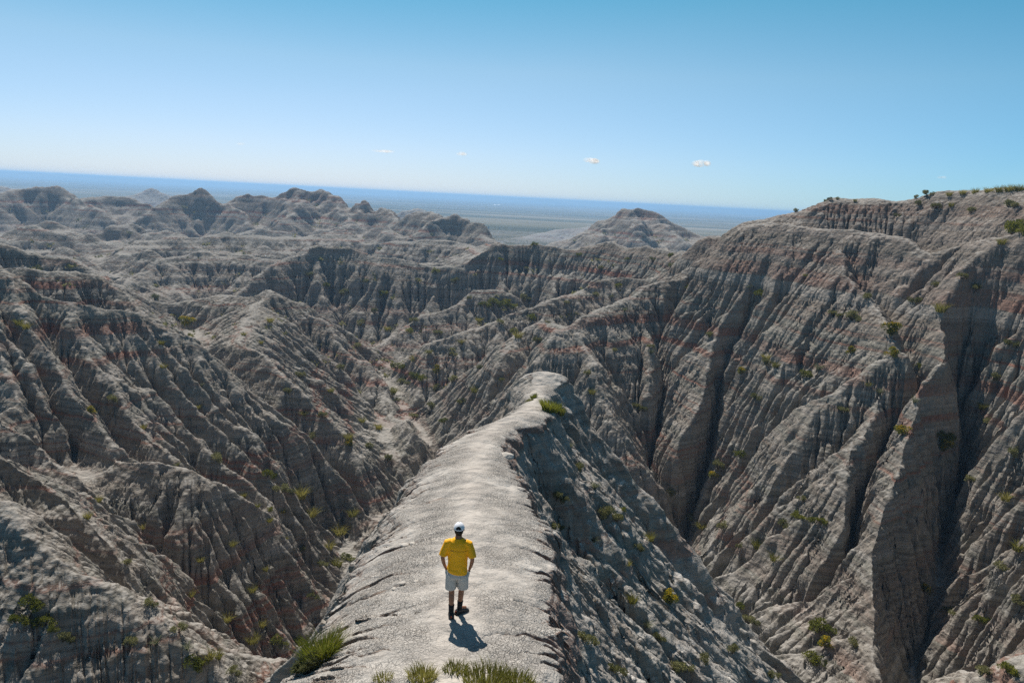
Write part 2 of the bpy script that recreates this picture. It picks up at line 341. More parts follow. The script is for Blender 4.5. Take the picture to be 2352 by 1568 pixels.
A0, A1, RMIN, RMAX = R(-47), R(47), 6.0, 1300.0
NTH = 540
th, rad, dth = lp_grid(NTH, A0, A1, RMIN, RMAX)
TH, RR = np.meshgrid(th, rad)
X = RR * np.sin(TH); Y = RR * np.cos(TH)
h0, ids = base_height(X.ravel(), Y.ravel())
h0 = h0.reshape(X.shape); ids = ids.reshape(X.shape)
print('base', X.shape, time.time() - T0)
und = (ids == 1000)
def seedrough(X, Y, RR):               # roughness that seeds the gullies
    n = (0.9 + 0.6 * np.clip((RR - 130) / 60, 0, 1)) * fbm(X / 13.0, Y / 13.0, 3, 3) + 1.3 * fbm(X / 29.0, Y / 29.0, 2, 33) + 0.6 * fbm(X / 4.0, Y / 4.0, 3, 31)
    far = np.clip((RR - 120) / 200.0, 0, 1)
    return n * (1 + 0.6 * far) * np.clip((RR - 15) / 50, 0.15, 1)
h0 = h0 + np.where(und, 0.08 * fbm(X / 1.3, Y / 1.3, 4, 4), seedrough(X, Y, RR))
HAMP = 0.15 + 0.45 * np.clip((RR - 130) / 100.0, 0, 1).ravel()
def hardness(z):
    s = np.sin(z * 1.7) * 0.5 + np.sin(z * 0.61 + 1.0) * 0.5 + np.sin(z * 4.1 + 2.0) * 0.35
    return np.clip(1.0 + HAMP * s, 0.2, 2.0)
rimid = [i for i, q in enumerate(RID) if q.name == 'rim']
butid = [i for i, q in enumerate(RID) if q.name == 'butte']
crag = np.isin(ids, [i for i, q in enumerate(RID) if q.name == 'butte']) & (RR > 330) & (X < 0.19 * Y)
h0 = h0 + np.where(crag, np.clip((h0 + 20) / 14, 0, 1) * (7.0 * (0.42 - np.abs(fbm(X / 15.0, Y / 15.0, 3, 91)) * 2.0)), 0)
kmask = np.where(und, 0.24, np.clip((RR - 25) / 45.0, 0.3, 1.0)) * np.where(np.isin(ids, rimid) & (h0 > -2.0), 0.2, 1.0) * np.where(np.isin(ids, butid), 0.35, 1.0) * np.where(np.isin(ids, [i for i, q in enumerate(RID) if q.name == 'right']), 0.75, 1.0)
he, AA = erode(h0, rad, dth, 18, 0.06, kmask, hard=hardness, diff=0.05)
print('erode 1', time.time() - T0)
NTH2 = 1300
th, rad2, dth2 = lp_grid(NTH2, A0, A1, rad[0], rad[-1])
he = upsample(he, len(rad2), NTH2); kmask = upsample(kmask, len(rad2), NTH2); rad = rad2
TH, RR = np.meshgrid(th, rad); X = RR * np.sin(TH); Y = RR * np.cos(TH)
HAMP = 0.15 + 0.45 * np.clip((RR - 130) / 100.0, 0, 1).ravel()
he = he + (0.0015 * RR * fbm(X / (0.006 * 80), Y / (0.006 * 80), 3, 57))
he, AA = erode(he, rad, dth2, 6, 0.05, kmask, hard=hardness, diff=0.015)
he, AA = erode(he, rad, dth2, 2, 0.05, kmask, hard=hardness, diff=0.0)
print('erode 2', he.shape, time.time() - T0)
N2, M2 = 1500, 3000
hf = upsample(he, M2, N2)
th2 = np.linspace(A0, A1, N2); rad2 = np.exp(np.linspace(math.log(rad[0]), math.log(rad[-1]), M2))
TH2, RR2 = np.meshgrid(th2, rad2)
X2 = RR2 * np.sin(TH2); Y2 = RR2 * np.cos(TH2)
print('up', time.time() - T0)
la = np.log(np.maximum(AA / ((rad * dth2) ** 2)[:, None], 1.0))
chan = np.clip((upsample(la, M2, N2) - 1.8) / 3.2, 0, 1)


CELL = RR2 * (A1 - A0) / (N2 - 1)
undf = upsample(und.astype(np.float64), M2, N2).clip(0, 1)
gy = np.gradient(hf, axis=0) / np.gradient(RR2, axis=0); gx = np.gradient(hf, axis=1) / CELL
SL = np.hypot(gx, gy)
rough = np.clip((SL - 0.35 - 0.25 * undf) / 0.5, 0, 1)
def perlin3(x, y, z, seed=0):
    x0 = np.floor(x); y0 = np.floor(y); z0 = np.floor(z)
    f = [(a_ - b_).astype(np.float32) for a_, b_ in ((x, x0), (y, y0), (z, z0))]
    ix, iy, iz = x0.astype(np.int32), y0.astype(np.int32), z0.astype(np.int32)
    u = [q * q * (3 - 2 * q) for q in f]
    tot = 0
    for dx in (0, 1):
        wx_ = u[0] if dx else 1 - u[0]
        for dy in (0, 1):
            wy_ = wx_ * (u[1] if dy else 1 - u[1])
            for dz in (0, 1):
                k_ = _hash(ix + dx, iy + dy + (iz + dz) * 57, seed)
                g1 = (k_ & np.uint32(1023)).astype(np.float32) * np.float32(1 / 511.5) - 1
                g2 = ((k_ >> np.uint32(10)) & np.uint32(1023)).astype(np.float32) * np.float32(1 / 511.5) - 1
                g3 = ((k_ >> np.uint32(20)) & np.uint32(1023)).astype(np.float32) * np.float32(1 / 511.5) - 1
                tot = tot + wy_ * (u[2] if dz else 1 - u[2]) * (g1 * (f[0] - dx) + g2 * (f[1] - dy) + g3 * (f[2] - dz))
    return tot * 1.1
hf = hf - chan * (0.35 + 1.3 * np.clip(fbm(X2 / 9.0, Y2 / 9.0, 3, 93) * 1.5 + 0.4, 0, 1)) * np.clip(0.0040 * RR2, 0.03, 0.7) * rough * np.clip(1 - 0.5 * undf, 0, 1)
# beds of harder clay stand out as small ledges
zz = hf + 0.9 * fbm(X2 / 14.0, Y2 / 14.0, 3, 61)
lfar = np.clip((RR2 - 120) / 150.0, 0.10, 1)
for lam, am in ((0.55, 0.05), (1.9, 0.18), (3.1, 0.26), (5.2, 0.4)):
    q_ = zz / lam; fr = q_ - np.floor(q_)
    hf = hf + am * lfar * rough * (1 - undf) * np.clip(lam / CELL / 3 - 0.3, 0, 1) * (np.where(fr < 0.75, fr / 0.75, (1 - fr) / 0.25) - 0.5)
det = np.zeros_like(hf)
for i_, lam in enumerate((0.13, 0.26, 0.55, 1.1, 2.2, 4.5, 9.0)):
    w_ = np.clip((lam / CELL - 2.5) / 2.0, 0, 1) * np.clip(1.6 - lam / (0.03 * RR2 + 0.6), 0, 1)
    rows = np.nonzero(w_.max(1) > 0)[0]
    if not len(rows): continue
    a_, b_ = rows[0], rows[-1] + 1
    n_ = perlin3(X2[a_:b_] / lam + 7 * i_, Y2[a_:b_] / lam, hf[a_:b_] * ((1.0 if lam < 0.7 else 0.75 if lam < 1.5 else 0.45) * (1 - 0.5 * undf[a_:b_])) / lam, 101 + i_)
    n_ = np.abs(n_) * 2.2 - 0.45 if i_ % 2 == 0 else n_ * 1.3
    det[a_:b_] += w_[a_:b_] * (0.21 if lam < 1.5 else 0.145) * lam * n_
det *= (1 + 0.35 * undf * rough) * (0.16 + 0.84 * rough) * (1 - 0.5 * undf * (1 - rough))
nl = 1 / np.sqrt(1 + gx ** 2 + gy ** 2)
sth, cth = np.sin(TH2), np.cos(TH2)
nx_, ny_ = -(gy * sth + gx * cth) * nl, -(gy * cth - gx * sth) * nl
X2 = X2 + nx_ * det; Y2 = Y2 + ny_ * det; hf = hf + nl * det
print('detail', time.time() - T0)

def grid_mesh(name, X, Y, Z, mat):
    M, N = X.shape
    me = bpy.data.meshes.new(name)
    co = np.stack([X, Y, Z], -1).astype(np.float32).reshape(-1)
    i = np.arange(M * N, dtype=np.int32).reshape(M, N)
    q = np.stack([i[:-1, :-1], i[:-1, 1:], i[1:, 1:], i[1:, :-1]], -1).reshape(-1, 4)
    me.vertices.add(M * N); me.vertices.foreach_set('co', co)
    me.loops.add(q.size); me.loops.foreach_set('vertex_index', q.ravel())
    me.polygons.add(len(q)); me.polygons.foreach_set('loop_start', np.arange(0, q.size, 4, dtype=np.int32))
    me.update(calc_edges=True)
    me.polygons.foreach_set('use_smooth', np.ones(len(q), bool))
    me.materials.append(mat)
    o = bpy.data.objects.new(name, me); COL.objects.link(o)
    return o

class NT:                              # tiny helper to wire shader nodes
    def __init__(s, name):
        s.mat = bpy.data.materials.new(name); s.mat.use_nodes = True; s.t = s.mat.node_tree; s.t.nodes.clear()
        s.out = s.t.nodes.new('ShaderNodeOutputMaterial')
    def n(s, t, ins=None, **k):
        x = s.t.nodes.new(t)
        for a_, v_ in k.items(): setattr(x, a_, v_)
        for a_, v_ in (ins or {}).items():
            if hasattr(v_, 'is_output') : s.t.links.new(v_, x.inputs[a_])
            else: x.inputs[a_].default_value = v_
        return x
    def math(s, op, a, b=0.0, c=0.0, clamp=False):
        x = s.n('ShaderNodeMath', {0: a, 1: b, 2: c}, operation=op, use_clamp=clamp); return x.outputs[0]
    def ramp(s, f, stops, interp='LINEAR'):
        x = s.n('ShaderNodeValToRGB', {0: f}); r = x.color_ramp; r.interpolation = interp
        while len(r.elements) < len(stops): r.elements.new(0.5)
        for e_, (p_, c_) in zip(r.elements, stops):
            e_.position = p_; e_.color = (*c_, 1) if isinstance(c_, tuple) else (c_, c_, c_, 1)
        return x.outputs[0]
    def mix(s, f, a, b, mode='MIX'):
        x = s.n('ShaderNodeMix', {'Factor': f}, data_type='RGBA', blend_type=mode)
        for k_, v_ in (('A', a), ('B', b)):
            if hasattr(v_, 'is_output'): s.t.links.new(v_, x.inputs[k_])
            else: x.inputs[k_].default_value = (*v_, 1)
        return x.outputs['Result']
    def noise(s, vec, scale, detail=3, rough=0.55, dim='3D', w=None):
        x = s.n('ShaderNodeTexNoise', {'Scale': scale, 'Detail': detail, 'Roughness': rough}, noise_dimensions=dim)
        if vec is not None: s.t.links.new(vec, x.inputs['Vector'])
        if w is not None: s.t.links.new(w, x.inputs['W'])
        return x.outputs['Fac']
    def vmul(s, v, k):
        return s.n('ShaderNodeVectorMath', {0: v, 1: k}, operation='MULTIPLY').outputs[0]
    def link(s, a, b): s.t.links.new(a, b)

PLAINC = [(0.34, (0.055, 0.055, 0.022)), (0.46, (0.105, 0.098, 0.046)), (0.54, (0.16, 0.14, 0.078)), (0.62, (0.22, 0.19, 0.125)), (0.70, (0.42, 0.37, 0.31))]
def clay_material():
    t = NT('banded clay')
    geo = t.n('ShaderNodeNewGeometry'); pos = geo.outputs['Position']; nor = geo.outputs['True Normal']
    sp = t.n('ShaderNodeSeparateXYZ', {0: pos}); sn = t.n('ShaderNodeSeparateXYZ', {0: nor})
    z = sp.outputs['Z']
    und_ = t.n('ShaderNodeAttribute', attribute_name='crown').outputs['Fac']
    wob = t.noise(t.vmul(pos, (1, 1, 0.2)), 0.035, 3)
    zc = t.math('ADD', z, t.math('MULTIPLY', wob, 3.0))
    # beds: broad bands, thinner bands, hairline bands
    b1 = t.noise(None, 0.21, 2, 0.6, '1D', zc)
    b2 = t.noise(None, 0.46, 3, 0.62, '1D', zc)
    b3 = t.noise(None, 2.6, 2, 0.6, '1D', zc)
    base = t.ramp(b1, [(0.30, (0.215, 0.186, 0.155)), (0.42, (0.28, 0.25, 0.218)), (0.50, (0.245, 0.235, 0.205)), (0.56, (0.335, 0.305, 0.272)), (0.70, (0.225, 0.203, 0.17))])
    pink = t.ramp(b2, [(0.52, 0.0), (0.57, 1.0), (0.66, 1.0), (0.71, 0.0)])
    patch = t.ramp(t.noise(pos, 0.06, 3), [(0.42, 0.15), (0.60, 1.0)])
    col = t.mix(t.math('MULTIPLY', t.math('MULTIPLY', pink, patch), 0.92), base, (0.285, 0.155, 0.118))
    pale = t.ramp(b2, [(0.40, 1.0), (0.45, 0.0)])
    col = t.mix(t.math('MULTIPLY', pale, 0.9), col, (0.36, 0.34, 0.31))
    col = t.mix(t.math('MULTIPLY', t.ramp(b3, [(0.46, 0.0), (0.62, 1.0)]), t.math('MULTIPLY', 0.65, t.ramp(t.noise(pos, 0.045, 3), [(0.42, 0.15), (0.62, 1.0)]))), col, (0.12, 0.105, 0.09))
    up = t.ramp(t.math('MULTIPLY_ADD', zc, 0.05, 0.5), [(0.34, 0.0), (0.70, 0.5)])          # the upper beds are brown
    col = t.mix(up, col, (0.205, 0.165, 0.143))
    # weathered crust: pale where the ground lies flat, blotchy and gritty everywhere
    flat = t.ramp(sn.outputs['Z'], [(0.74, 0.0), (0.93, 1.0)])
    col = t.mix(t.math('MULTIPLY', flat, 0.6), col, (0.45, 0.43, 0.40))
    gr = t.noise(pos, 2.2, 5, 0.65)
    col = t.mix(1.0, col, t.ramp(gr, [(0.28, (0.74, 0.74, 0.74)), (0.5, (0.98, 0.98, 0.98)), (0.75, (1.18, 1.17, 1.16))]), 'MULTIPLY')
    # crown of the ridge: pale mud with a trodden line along the middle
    path = t.n('ShaderNodeAttribute', attribute_name='path').outputs['Fac']
    mud = t.mix(t.ramp(t.noise(pos, 0.9, 4), [(0.35, 0.0), (0.65, 1.0)]), (0.47, 0.44, 0.405), (0.565, 0.535, 0.495))
    mud = t.mix(t.math('MULTIPLY', path, 0.25), mud, (0.56, 0.50, 0.445))
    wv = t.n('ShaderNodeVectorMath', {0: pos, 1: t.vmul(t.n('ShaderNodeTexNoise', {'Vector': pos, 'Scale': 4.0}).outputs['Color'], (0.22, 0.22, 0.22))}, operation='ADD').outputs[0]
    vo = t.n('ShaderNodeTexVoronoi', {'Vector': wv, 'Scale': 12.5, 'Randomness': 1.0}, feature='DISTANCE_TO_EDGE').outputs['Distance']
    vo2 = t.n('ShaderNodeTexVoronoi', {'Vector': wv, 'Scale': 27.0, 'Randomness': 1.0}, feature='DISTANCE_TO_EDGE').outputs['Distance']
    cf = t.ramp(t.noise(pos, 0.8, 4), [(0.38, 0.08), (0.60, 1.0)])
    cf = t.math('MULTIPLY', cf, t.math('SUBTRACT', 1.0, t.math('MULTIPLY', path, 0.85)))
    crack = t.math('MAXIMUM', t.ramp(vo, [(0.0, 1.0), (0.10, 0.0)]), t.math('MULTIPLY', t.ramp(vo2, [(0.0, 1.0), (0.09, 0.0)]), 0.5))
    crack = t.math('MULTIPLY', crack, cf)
    mud = t.mix(t.math('MULTIPLY', crack, 0.62), mud, (0.16, 0.145, 0.13))  # fissures darkened in the colour, partly for the shade inside them
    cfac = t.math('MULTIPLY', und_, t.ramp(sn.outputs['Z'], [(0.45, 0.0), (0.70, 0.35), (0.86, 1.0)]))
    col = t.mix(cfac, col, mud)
    gf = t.n('ShaderNodeAttribute', attribute_name='grass').outputs['Fac']
    col = t.mix(gf, col, t.ramp(t.noise(t.vmul(pos, (0.25, 1, 1)), 0.012, 6, 0.65), PLAINC))
    # relief
    pop = t.n('ShaderNodeTexVoronoi', {'Vector': pos, 'Scale': 2.3, 'Randomness': 1.0}, feature='SMOOTH_F1').outputs['Distance']
    hsum = t.math('ADD', t.math('MULTIPLY', pop, -0.35), t.math('ADD', t.math('MULTIPLY', t.noise(t.vmul(pos, (1, 1, 1.8)), 1.3, 6, 0.62), 0.55), t.math('MULTIPLY', t.noise(t.vmul(pos, (0.25, 0.25, 3.0)), 1.6, 3, 0.6), 0.22)))
    b_1 = t.n('ShaderNodeBump', {'Strength': 1.0, 'Distance': 0.5, 'Height': hsum})
    b_2 = t.n('ShaderNodeBump', {'Strength': t.math('MULTIPLY', cfac, 0.9), 'Distance': -0.03, 'Height': crack, 'Normal': b_1.outputs[0]})
    bs = t.n('ShaderNodeBsdfDiffuse', {'Color': col, 'Roughness': 0.4, 'Normal': b_2.outputs[0]})
    t.link(bs.outputs[0], t.out.inputs[0])
    return t.mat
mat = clay_material()
def attr(o, name, a):
    at = o.data.attributes.new(name, 'FLOAT', 'POINT'); at.data.foreach_set('value', a.astype(np.float32).ravel())
pth = np.zeros_like(hf)
mm = (np.abs(X2) < 30) & (Y2 < 60)
dd, _, _, _ = seg_dist(X2[mm] + 0.12 * fbm(X2[mm], Y2[mm], 2, 8), Y2[mm], FR)
pth[mm] = np.exp(-(dd / 0.42) ** 2)
grs = np.clip((PLAIN + 6 - hf) / 4, 0, 1) * np.clip((RR2 - 300) / 60, 0, 1) * np.clip(1.3 - SL * 3, 0, 1)
TERR = [('canyon_floor', 'pale washed-out canyon floors and low clay shelves between the hills', []),
        ('clay_ridge', 'narrow pale cracked-mud ridge with steep flanks that the hiker walks along', []),
        ('ribbed_hill', 'big grey hill with long parallel ribs left of the hiker', ['left']),
        ('knoll', 'rounded clay knoll with a pale crest behind the ribbed hill', ['second']),
        ('massif', 'tall gullied clay massif with dark ravines and a grassy top, highest on the right', ['right', 'rim']),
        ('badland_walls', 'fluted grey clay walls and pale spurs across the middle distance', ['middle']),
        ('buttes', 'banded pyramid-shaped buttes on the skyline and low peaks before them', ['butte'])]
grp_of = np.zeros(len(RID) + 2, int)
for g_, (_, _, nn) in enumerate(TERR):
    for i_, q in enumerate(RID):
        if q.name in nn: grp_of[i_] = g_
idg = np.where(ids == 1000, 1, grp_of[np.clip(ids, -1, len(RID) - 1)]); idg[ids == -1] = 0
ri = np.round(np.linspace(0, ids.shape[0] - 1, M2)).astype(int); ci = np.round(np.linspace(0, ids.shape[1] - 1, N2)).astype(int)
IDG = idg[ri][:, ci]
def part_mesh(name, fmask):
    ii, jj = np.nonzero(fmask)
    q = np.stack([ii * N2 + jj, ii * N2 + jj + 1, (ii + 1) * N2 + jj + 1, (ii + 1) * N2 + jj], -1)
    used = np.unique(q); remap = np.full(M2 * N2, -1, np.int32); remap[used] = np.arange(len(used), dtype=np.int32)
    q = remap[q].ravel()
    me = bpy.data.meshes.new(name)
    me.vertices.add(len(used)); me.vertices.foreach_set('co', np.stack([X2.ravel()[used], Y2.ravel()[used], hf.ravel()[used]], -1).astype(np.float32).ravel())
    me.loops.add(q.size); me.loops.foreach_set('vertex_index', q)
    me.polygons.add(q.size // 4); me.polygons.foreach_set('loop_start', np.arange(0, q.size, 4, dtype=np.int32))
    me.update(calc_edges=True); me.polygons.foreach_set('use_smooth', np.ones(q.size // 4, bool))
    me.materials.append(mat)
    o = bpy.data.objects.new(name, me); COL.objects.link(o)
    for n_, a_ in (('crown', undf), ('path', pth), ('grass', grs)): attr(o, n_, a_.ravel()[used])
    return o
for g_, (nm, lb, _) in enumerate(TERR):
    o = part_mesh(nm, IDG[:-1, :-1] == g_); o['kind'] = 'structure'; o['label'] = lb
print('mesh', time.time() - T0)

# plain running out to the far plateau
tp = np.linspace(A0, A1, 260); rp = np.exp(np.linspace(math.log(RMAX * 0.995), math.log(26000), 320))
TP, RP = np.meshgrid(tp, rp); XP = RP * np.sin(TP); YP = RP * np.cos(TP)
ZP = PLAIN + 3.0 * fbm(XP / 900, YP / 900, 4, 71) * np.clip((RP - 1400) / 1500, 0, 1)
ap = np.degrees(TP)
edge = 11000 + 2500 * fbm(ap / 9.0, ap * 0 + 1.3, 3, 72)
top = 6.0 + 5.0 * fbm(ap / 7.0, ap * 0, 4, 73)
ZP = ZP + (top - PLAIN) * np.clip((RP - edge) / 900, 0, 1) ** 1.5
ZP[0] -= 1.5
def plain_material():
    t = NT('grassy plain')
    pos = t.n('ShaderNodeNewGeometry').outputs['Position']
    a_ = t.noise(t.vmul(pos, (0.25, 1, 1)), 0.004, 6, 0.65)
    col = t.ramp(a_, PLAINC)
    bs = t.n('ShaderNodeBsdfDiffuse', {'Color': col}); t.link(bs.outputs[0], t.out.inputs[0]); return t.mat
pl = grid_mesh('plain', XP, YP, ZP, plain_material()); pl['kind'] = 'structure'; pl['label'] = 'flat grassy plain running out to a low blue plateau on the horizon'

# air: thin blue haze over the whole country
def haze():
    t = NT('haze air')
    v = t.n('ShaderNodeVolumePrincipled', {'Color': (0.36, 0.63, 1.0, 1), 'Density': 0.00026, 'Anisotropy': 0.4})
    t.link(v.outputs[0], t.out.inputs['Volume'])
    me = bpy.data.meshes.new('haze'); bm = bmesh.new(); bmesh.ops.create_cube(bm, size=1.0)
    zlo, zhi = -75.0, 16.0
    for q in bm.verts:
        q.co = Vector((q.co.x * 60000, q.co.y * 40000 + 12000, zlo if q.co.z < 0 else zhi))
    bm.to_mesh(me); bm.free(); me.materials.append(t.mat)
    o = bpy.data.objects.new('haze', me); COL.objects.link(o); o['kind'] = 'stuff'; o['label'] = 'thin blue haze over the plain'
haze()

# ------------------------------------------------------------------ finding the ground
LR0, LR1 = math.log(rad2[0]), math.log(rad2[-1])
def ground_z(x, y):
    r = np.hypot(x, y); th_ = np.arctan2(x, y)
    fi = np.clip((np.log(r) - LR0) / (LR1 - LR0) * (M2 - 1), 0, M2 - 1.001); fj = np.clip((th_ - A0) / (A1 - A0) * (N2 - 1), 0, N2 - 1.001)
    i = fi.astype(int); j = fj.astype(int); a = fi - i; b = fj - j
    return (hf[i, j] * (1 - a) + hf[i + 1, j] * a) * (1 - b) + (hf[i, j + 1] * (1 - a) + hf[i + 1, j + 1] * a) * b
_RS = np.exp(np.linspace(math.log(7.0), math.log(1200.0), 6000))
def hit(u, v):                         # where the sight line through (u, v) meets the ground
    d = ray(u, v); h = math.hypot(d.x, d.y)
    x = d.x / h * _RS; y = d.y / h * _RS; z = CAMH + d.z / h * _RS
    g = ground_z(x, y)
    k = np.nonzero(g >= z)[0]
    if not len(k): return None
    k = k[0]
    return Vector((x[k], y[k], g[k])), float(_RS[k])
def gpt(x, y):
    return float(ground_z(np.array([x]), np.array([y]))[0])

# ------------------------------------------------------------------ helpers for things
def link(o, parent=None):
    COL.objects.link(o)
    if parent is not None: o.parent = parent
    return o
def tag(o, label=None, cat=None, group=None, kind=None):
    for k, v in (('label', label), ('category', cat), ('group', group), ('kind', kind)):
        if v: o[k] = v
    return o
def mesh_obj(name, verts, faces, mats, parent=None, smooth=True, mi=None):
    me = bpy.data.meshes.new(name); me.from_pydata([tuple(v) for v in verts], [], faces)
    for m_ in (mats if isinstance(mats, (list, tuple)) else [mats]): me.materials.append(m_)
    if mi is not None: me.polygons.foreach_set('material_index', mi)
    me.polygons.foreach_set('use_smooth', [smooth] * len(faces)); me.update()
    return link(bpy.data.objects.new(name, me), parent)
def empty(name, loc, rz=0.0):
    o = bpy.data.objects.new(name, None); o.location = loc; o.rotation_euler = (0, 0, rz); o.empty_display_size = 0.2
    return link(o)
def simple_mat(name, color, rough=0.7, var=0.15, scale=30.0, bump=0.0, bscale=60.0, sub=0.0, spec=0.3, two=0.0):
    t = NT(name)
    pos = t.n('ShaderNodeTexCoord').outputs['Object']
    f = t.noise(pos, scale, 4)
    c = t.mix(1.0, color, t.ramp(f, [(0.3, tuple([1 - var] * 3)), (0.7, tuple([1 + var] * 3))]), 'MULTIPLY')
    p = t.n('ShaderNodeBsdfPrincipled', {'Base Color': c, 'Roughness': rough, 'Specular IOR Level': spec})
    if bump: t.link(t.n('ShaderNodeBump', {'Strength': bump, 'Distance': 0.01, 'Height': t.noise(pos, bscale, 4)}).outputs[0], p.inputs['Normal'])
    if two:
        tr = t.n('ShaderNodeBsdfTranslucent', {'Color': c}); mx = t.n('ShaderNodeMixShader', {0: two, 1: p.outputs[0], 2: tr.outputs[0]})
        t.link(mx.outputs[0], t.out.inputs[0])
    else: t.link(p.outputs[0], t.out.inputs[0])
    return t.mat
def leaf_mat(name, c1, c2, two=0.3):
    t = NT(name)
    pos = t.n('ShaderNodeTexCoord').outputs['Object']
    rnd_ = t.n('ShaderNodeObjectInfo').outputs['Random']
    f = t.math('ADD', t.math('MULTIPLY', t.noise(pos, 9.0, 3), 0.8), t.math('MULTIPLY', rnd_, 0.35))
    c = t.ramp(f, [(0.30, c1), (0.80, c2)])
    p = t.n('ShaderNodeBsdfDiffuse', {'Color': c}); tr = t.n('ShaderNodeBsdfTranslucent', {'Color': c})
    mx = t.n('ShaderNodeMixShader', {0: two, 1: p.outputs[0], 2: tr.outputs[0]}); t.link(mx.outputs[0], t.out.inputs[0])
    return t.mat
M_SAGE = leaf_mat('sage leaf', (0.10, 0.11, 0.042), (0.27, 0.265, 0.125))
M_GREEN = leaf_mat('green leaf', (0.08, 0.10, 0.018), (0.24, 0.245, 0.045))
M_BRIGHT = leaf_mat('bright grass blade', (0.09, 0.12, 0.012), (0.26, 0.27, 0.04), 0.45)
M_GRASS = leaf_mat('grass blade', (0.115, 0.125, 0.024), (0.31, 0.28, 0.075), 0.4)
M_SPIKE = leaf_mat('pale spiky leaf', (0.10, 0.115, 0.06), (0.27, 0.28, 0.18))
M_FLOWER = leaf_mat('yellow flower', (0.38, 0.25, 0.01), (0.62, 0.45, 0.03))
M_STEM = leaf_mat('woody stem', (0.07, 0.055, 0.035), (0.12, 0.10, 0.07), 0.0)

# ------------------------------------------------------------------ plants
def blades(n, rad_, h, wid, lean, seed, thick=0.35, seg=3, tips=0):
    rg = random.Random(seed); V = []; F = []; T = []
    for k in range(n):
        a = rg.uniform(0, 2 * math.pi); q = rad_ * math.sqrt(rg.random())
        bx, by = q * math.cos(a), q * math.sin(a)
        out = a + rg.uniform(-0.9, 0.9); ln = lean * (0.25 + 0.9 * q / max(rad_, 1e-3)) * rg.uniform(0.5, 1.3)
        L = h * rg.uniform(0.55, 1.1); w = wid * rg.uniform(0.7, 1.3); pa = rg.uniform(0, math.pi)
        px_, py_ = math.cos(pa) * w, math.sin(pa) * w
        b0 = len(V)
        for i in range(seg + 1):
            t = i / seg; off = ln * t * t * L; zz_ = L * t * (1 - 0.25 * ln * t)
            cx, cy_ = bx + math.cos(out) * off, by + math.sin(out) * off
            ww = (1 - t) ** 0.7
            if i == seg: V.append((cx, cy_, zz_))
            else: V.append((cx - px_ * ww, cy_ - py_ * ww, zz_ - 0.02 * (i == 0))); V.append((cx + px_ * ww, cy_ + py_ * ww, zz_ - 0.02 * (i == 0)))
        for i in range(seg - 1): F.append((b0 + 2 * i, b0 + 2 * i + 1, b0 + 2 * i + 3, b0 + 2 * i + 2))
        F.append((b0 + 2 * seg - 2, b0 + 2 * seg - 1, b0 + 2 * seg)); T.append(V[-1])
    return V, F, T
def leaves(n, size, R_, H_, seed, clumps=9, squash=0.75):
    rg = random.Random(seed); V = []; F = []
    cl = []
    for k in range(clumps):
        a = rg.uniform(0, 6.283); q = R_ * 0.72 * math.sqrt(rg.random())
        cl.append((q * math.cos(a), q * math.sin(a), H_ * rg.uniform(0.25, 0.85) * (1 - 0.35 * q / R_), R_ * rg.uniform(0.22, 0.42)))
    for k in range(n):
        cx, cy_, cz, cr_ = rg.choice(cl)
        d = Vector((rg.gauss(0, 1), rg.gauss(0, 1), rg.gauss(0, 1))).normalized() * cr_ * rg.random() ** 0.4
        c = Vector((cx + d.x, cy_ + d.y, max(0.02, cz + d.z * squash)))
        up = (d.normalized() + Vector((rg.uniform(-.6, .6), rg.uniform(-.6, .6), rg.uniform(0, .9)))).normalized()
        sd_ = up.orthogonal().normalized(); sd_ = Matrix.Rotation(rg.uniform(0, 6.28), 3, up) @ sd_
        L = size * rg.uniform(0.6, 1.4); w = L * 0.22
        b0 = len(V)
        V += [c - sd_ * w * 0.6, c + up * L * 0.5 - sd_.cross(up) * w * 0.2 - sd_ * w, c + up * L, c + up * L * 0.5 + sd_ * w]
        F.append((b0, b0 + 3, b0 + 2, b0 + 1))
    return V, F, cl
def stems(cl, r0, seed):
    rg = random.Random(seed); V = []; F = []
    for cx, cy_, cz, _ in cl:
        b0 = len(V); p0 = Vector((cx * 0.12, cy_ * 0.12, -0.05)); p1 = Vector((cx * 0.6, cy_ * 0.6, cz * 0.55)); p2 = Vector((cx, cy_, cz))
        for p, r in ((p0, r0), (p1, r0 * 0.7), (p2, r0 * 0.35)):
            for k in range(4): V.append(p + Vector((r * math.cos(k * 1.571), r * math.sin(k * 1.571), 0)))
        for i in range(2):
            for k in range(4): F.append((b0 + 4 * i + k, b0 + 4 * i + (k + 1) % 4, b0 + 4 * i + 4 + (k + 1) % 4, b0 + 4 * i + 4 + k))
    return V, F
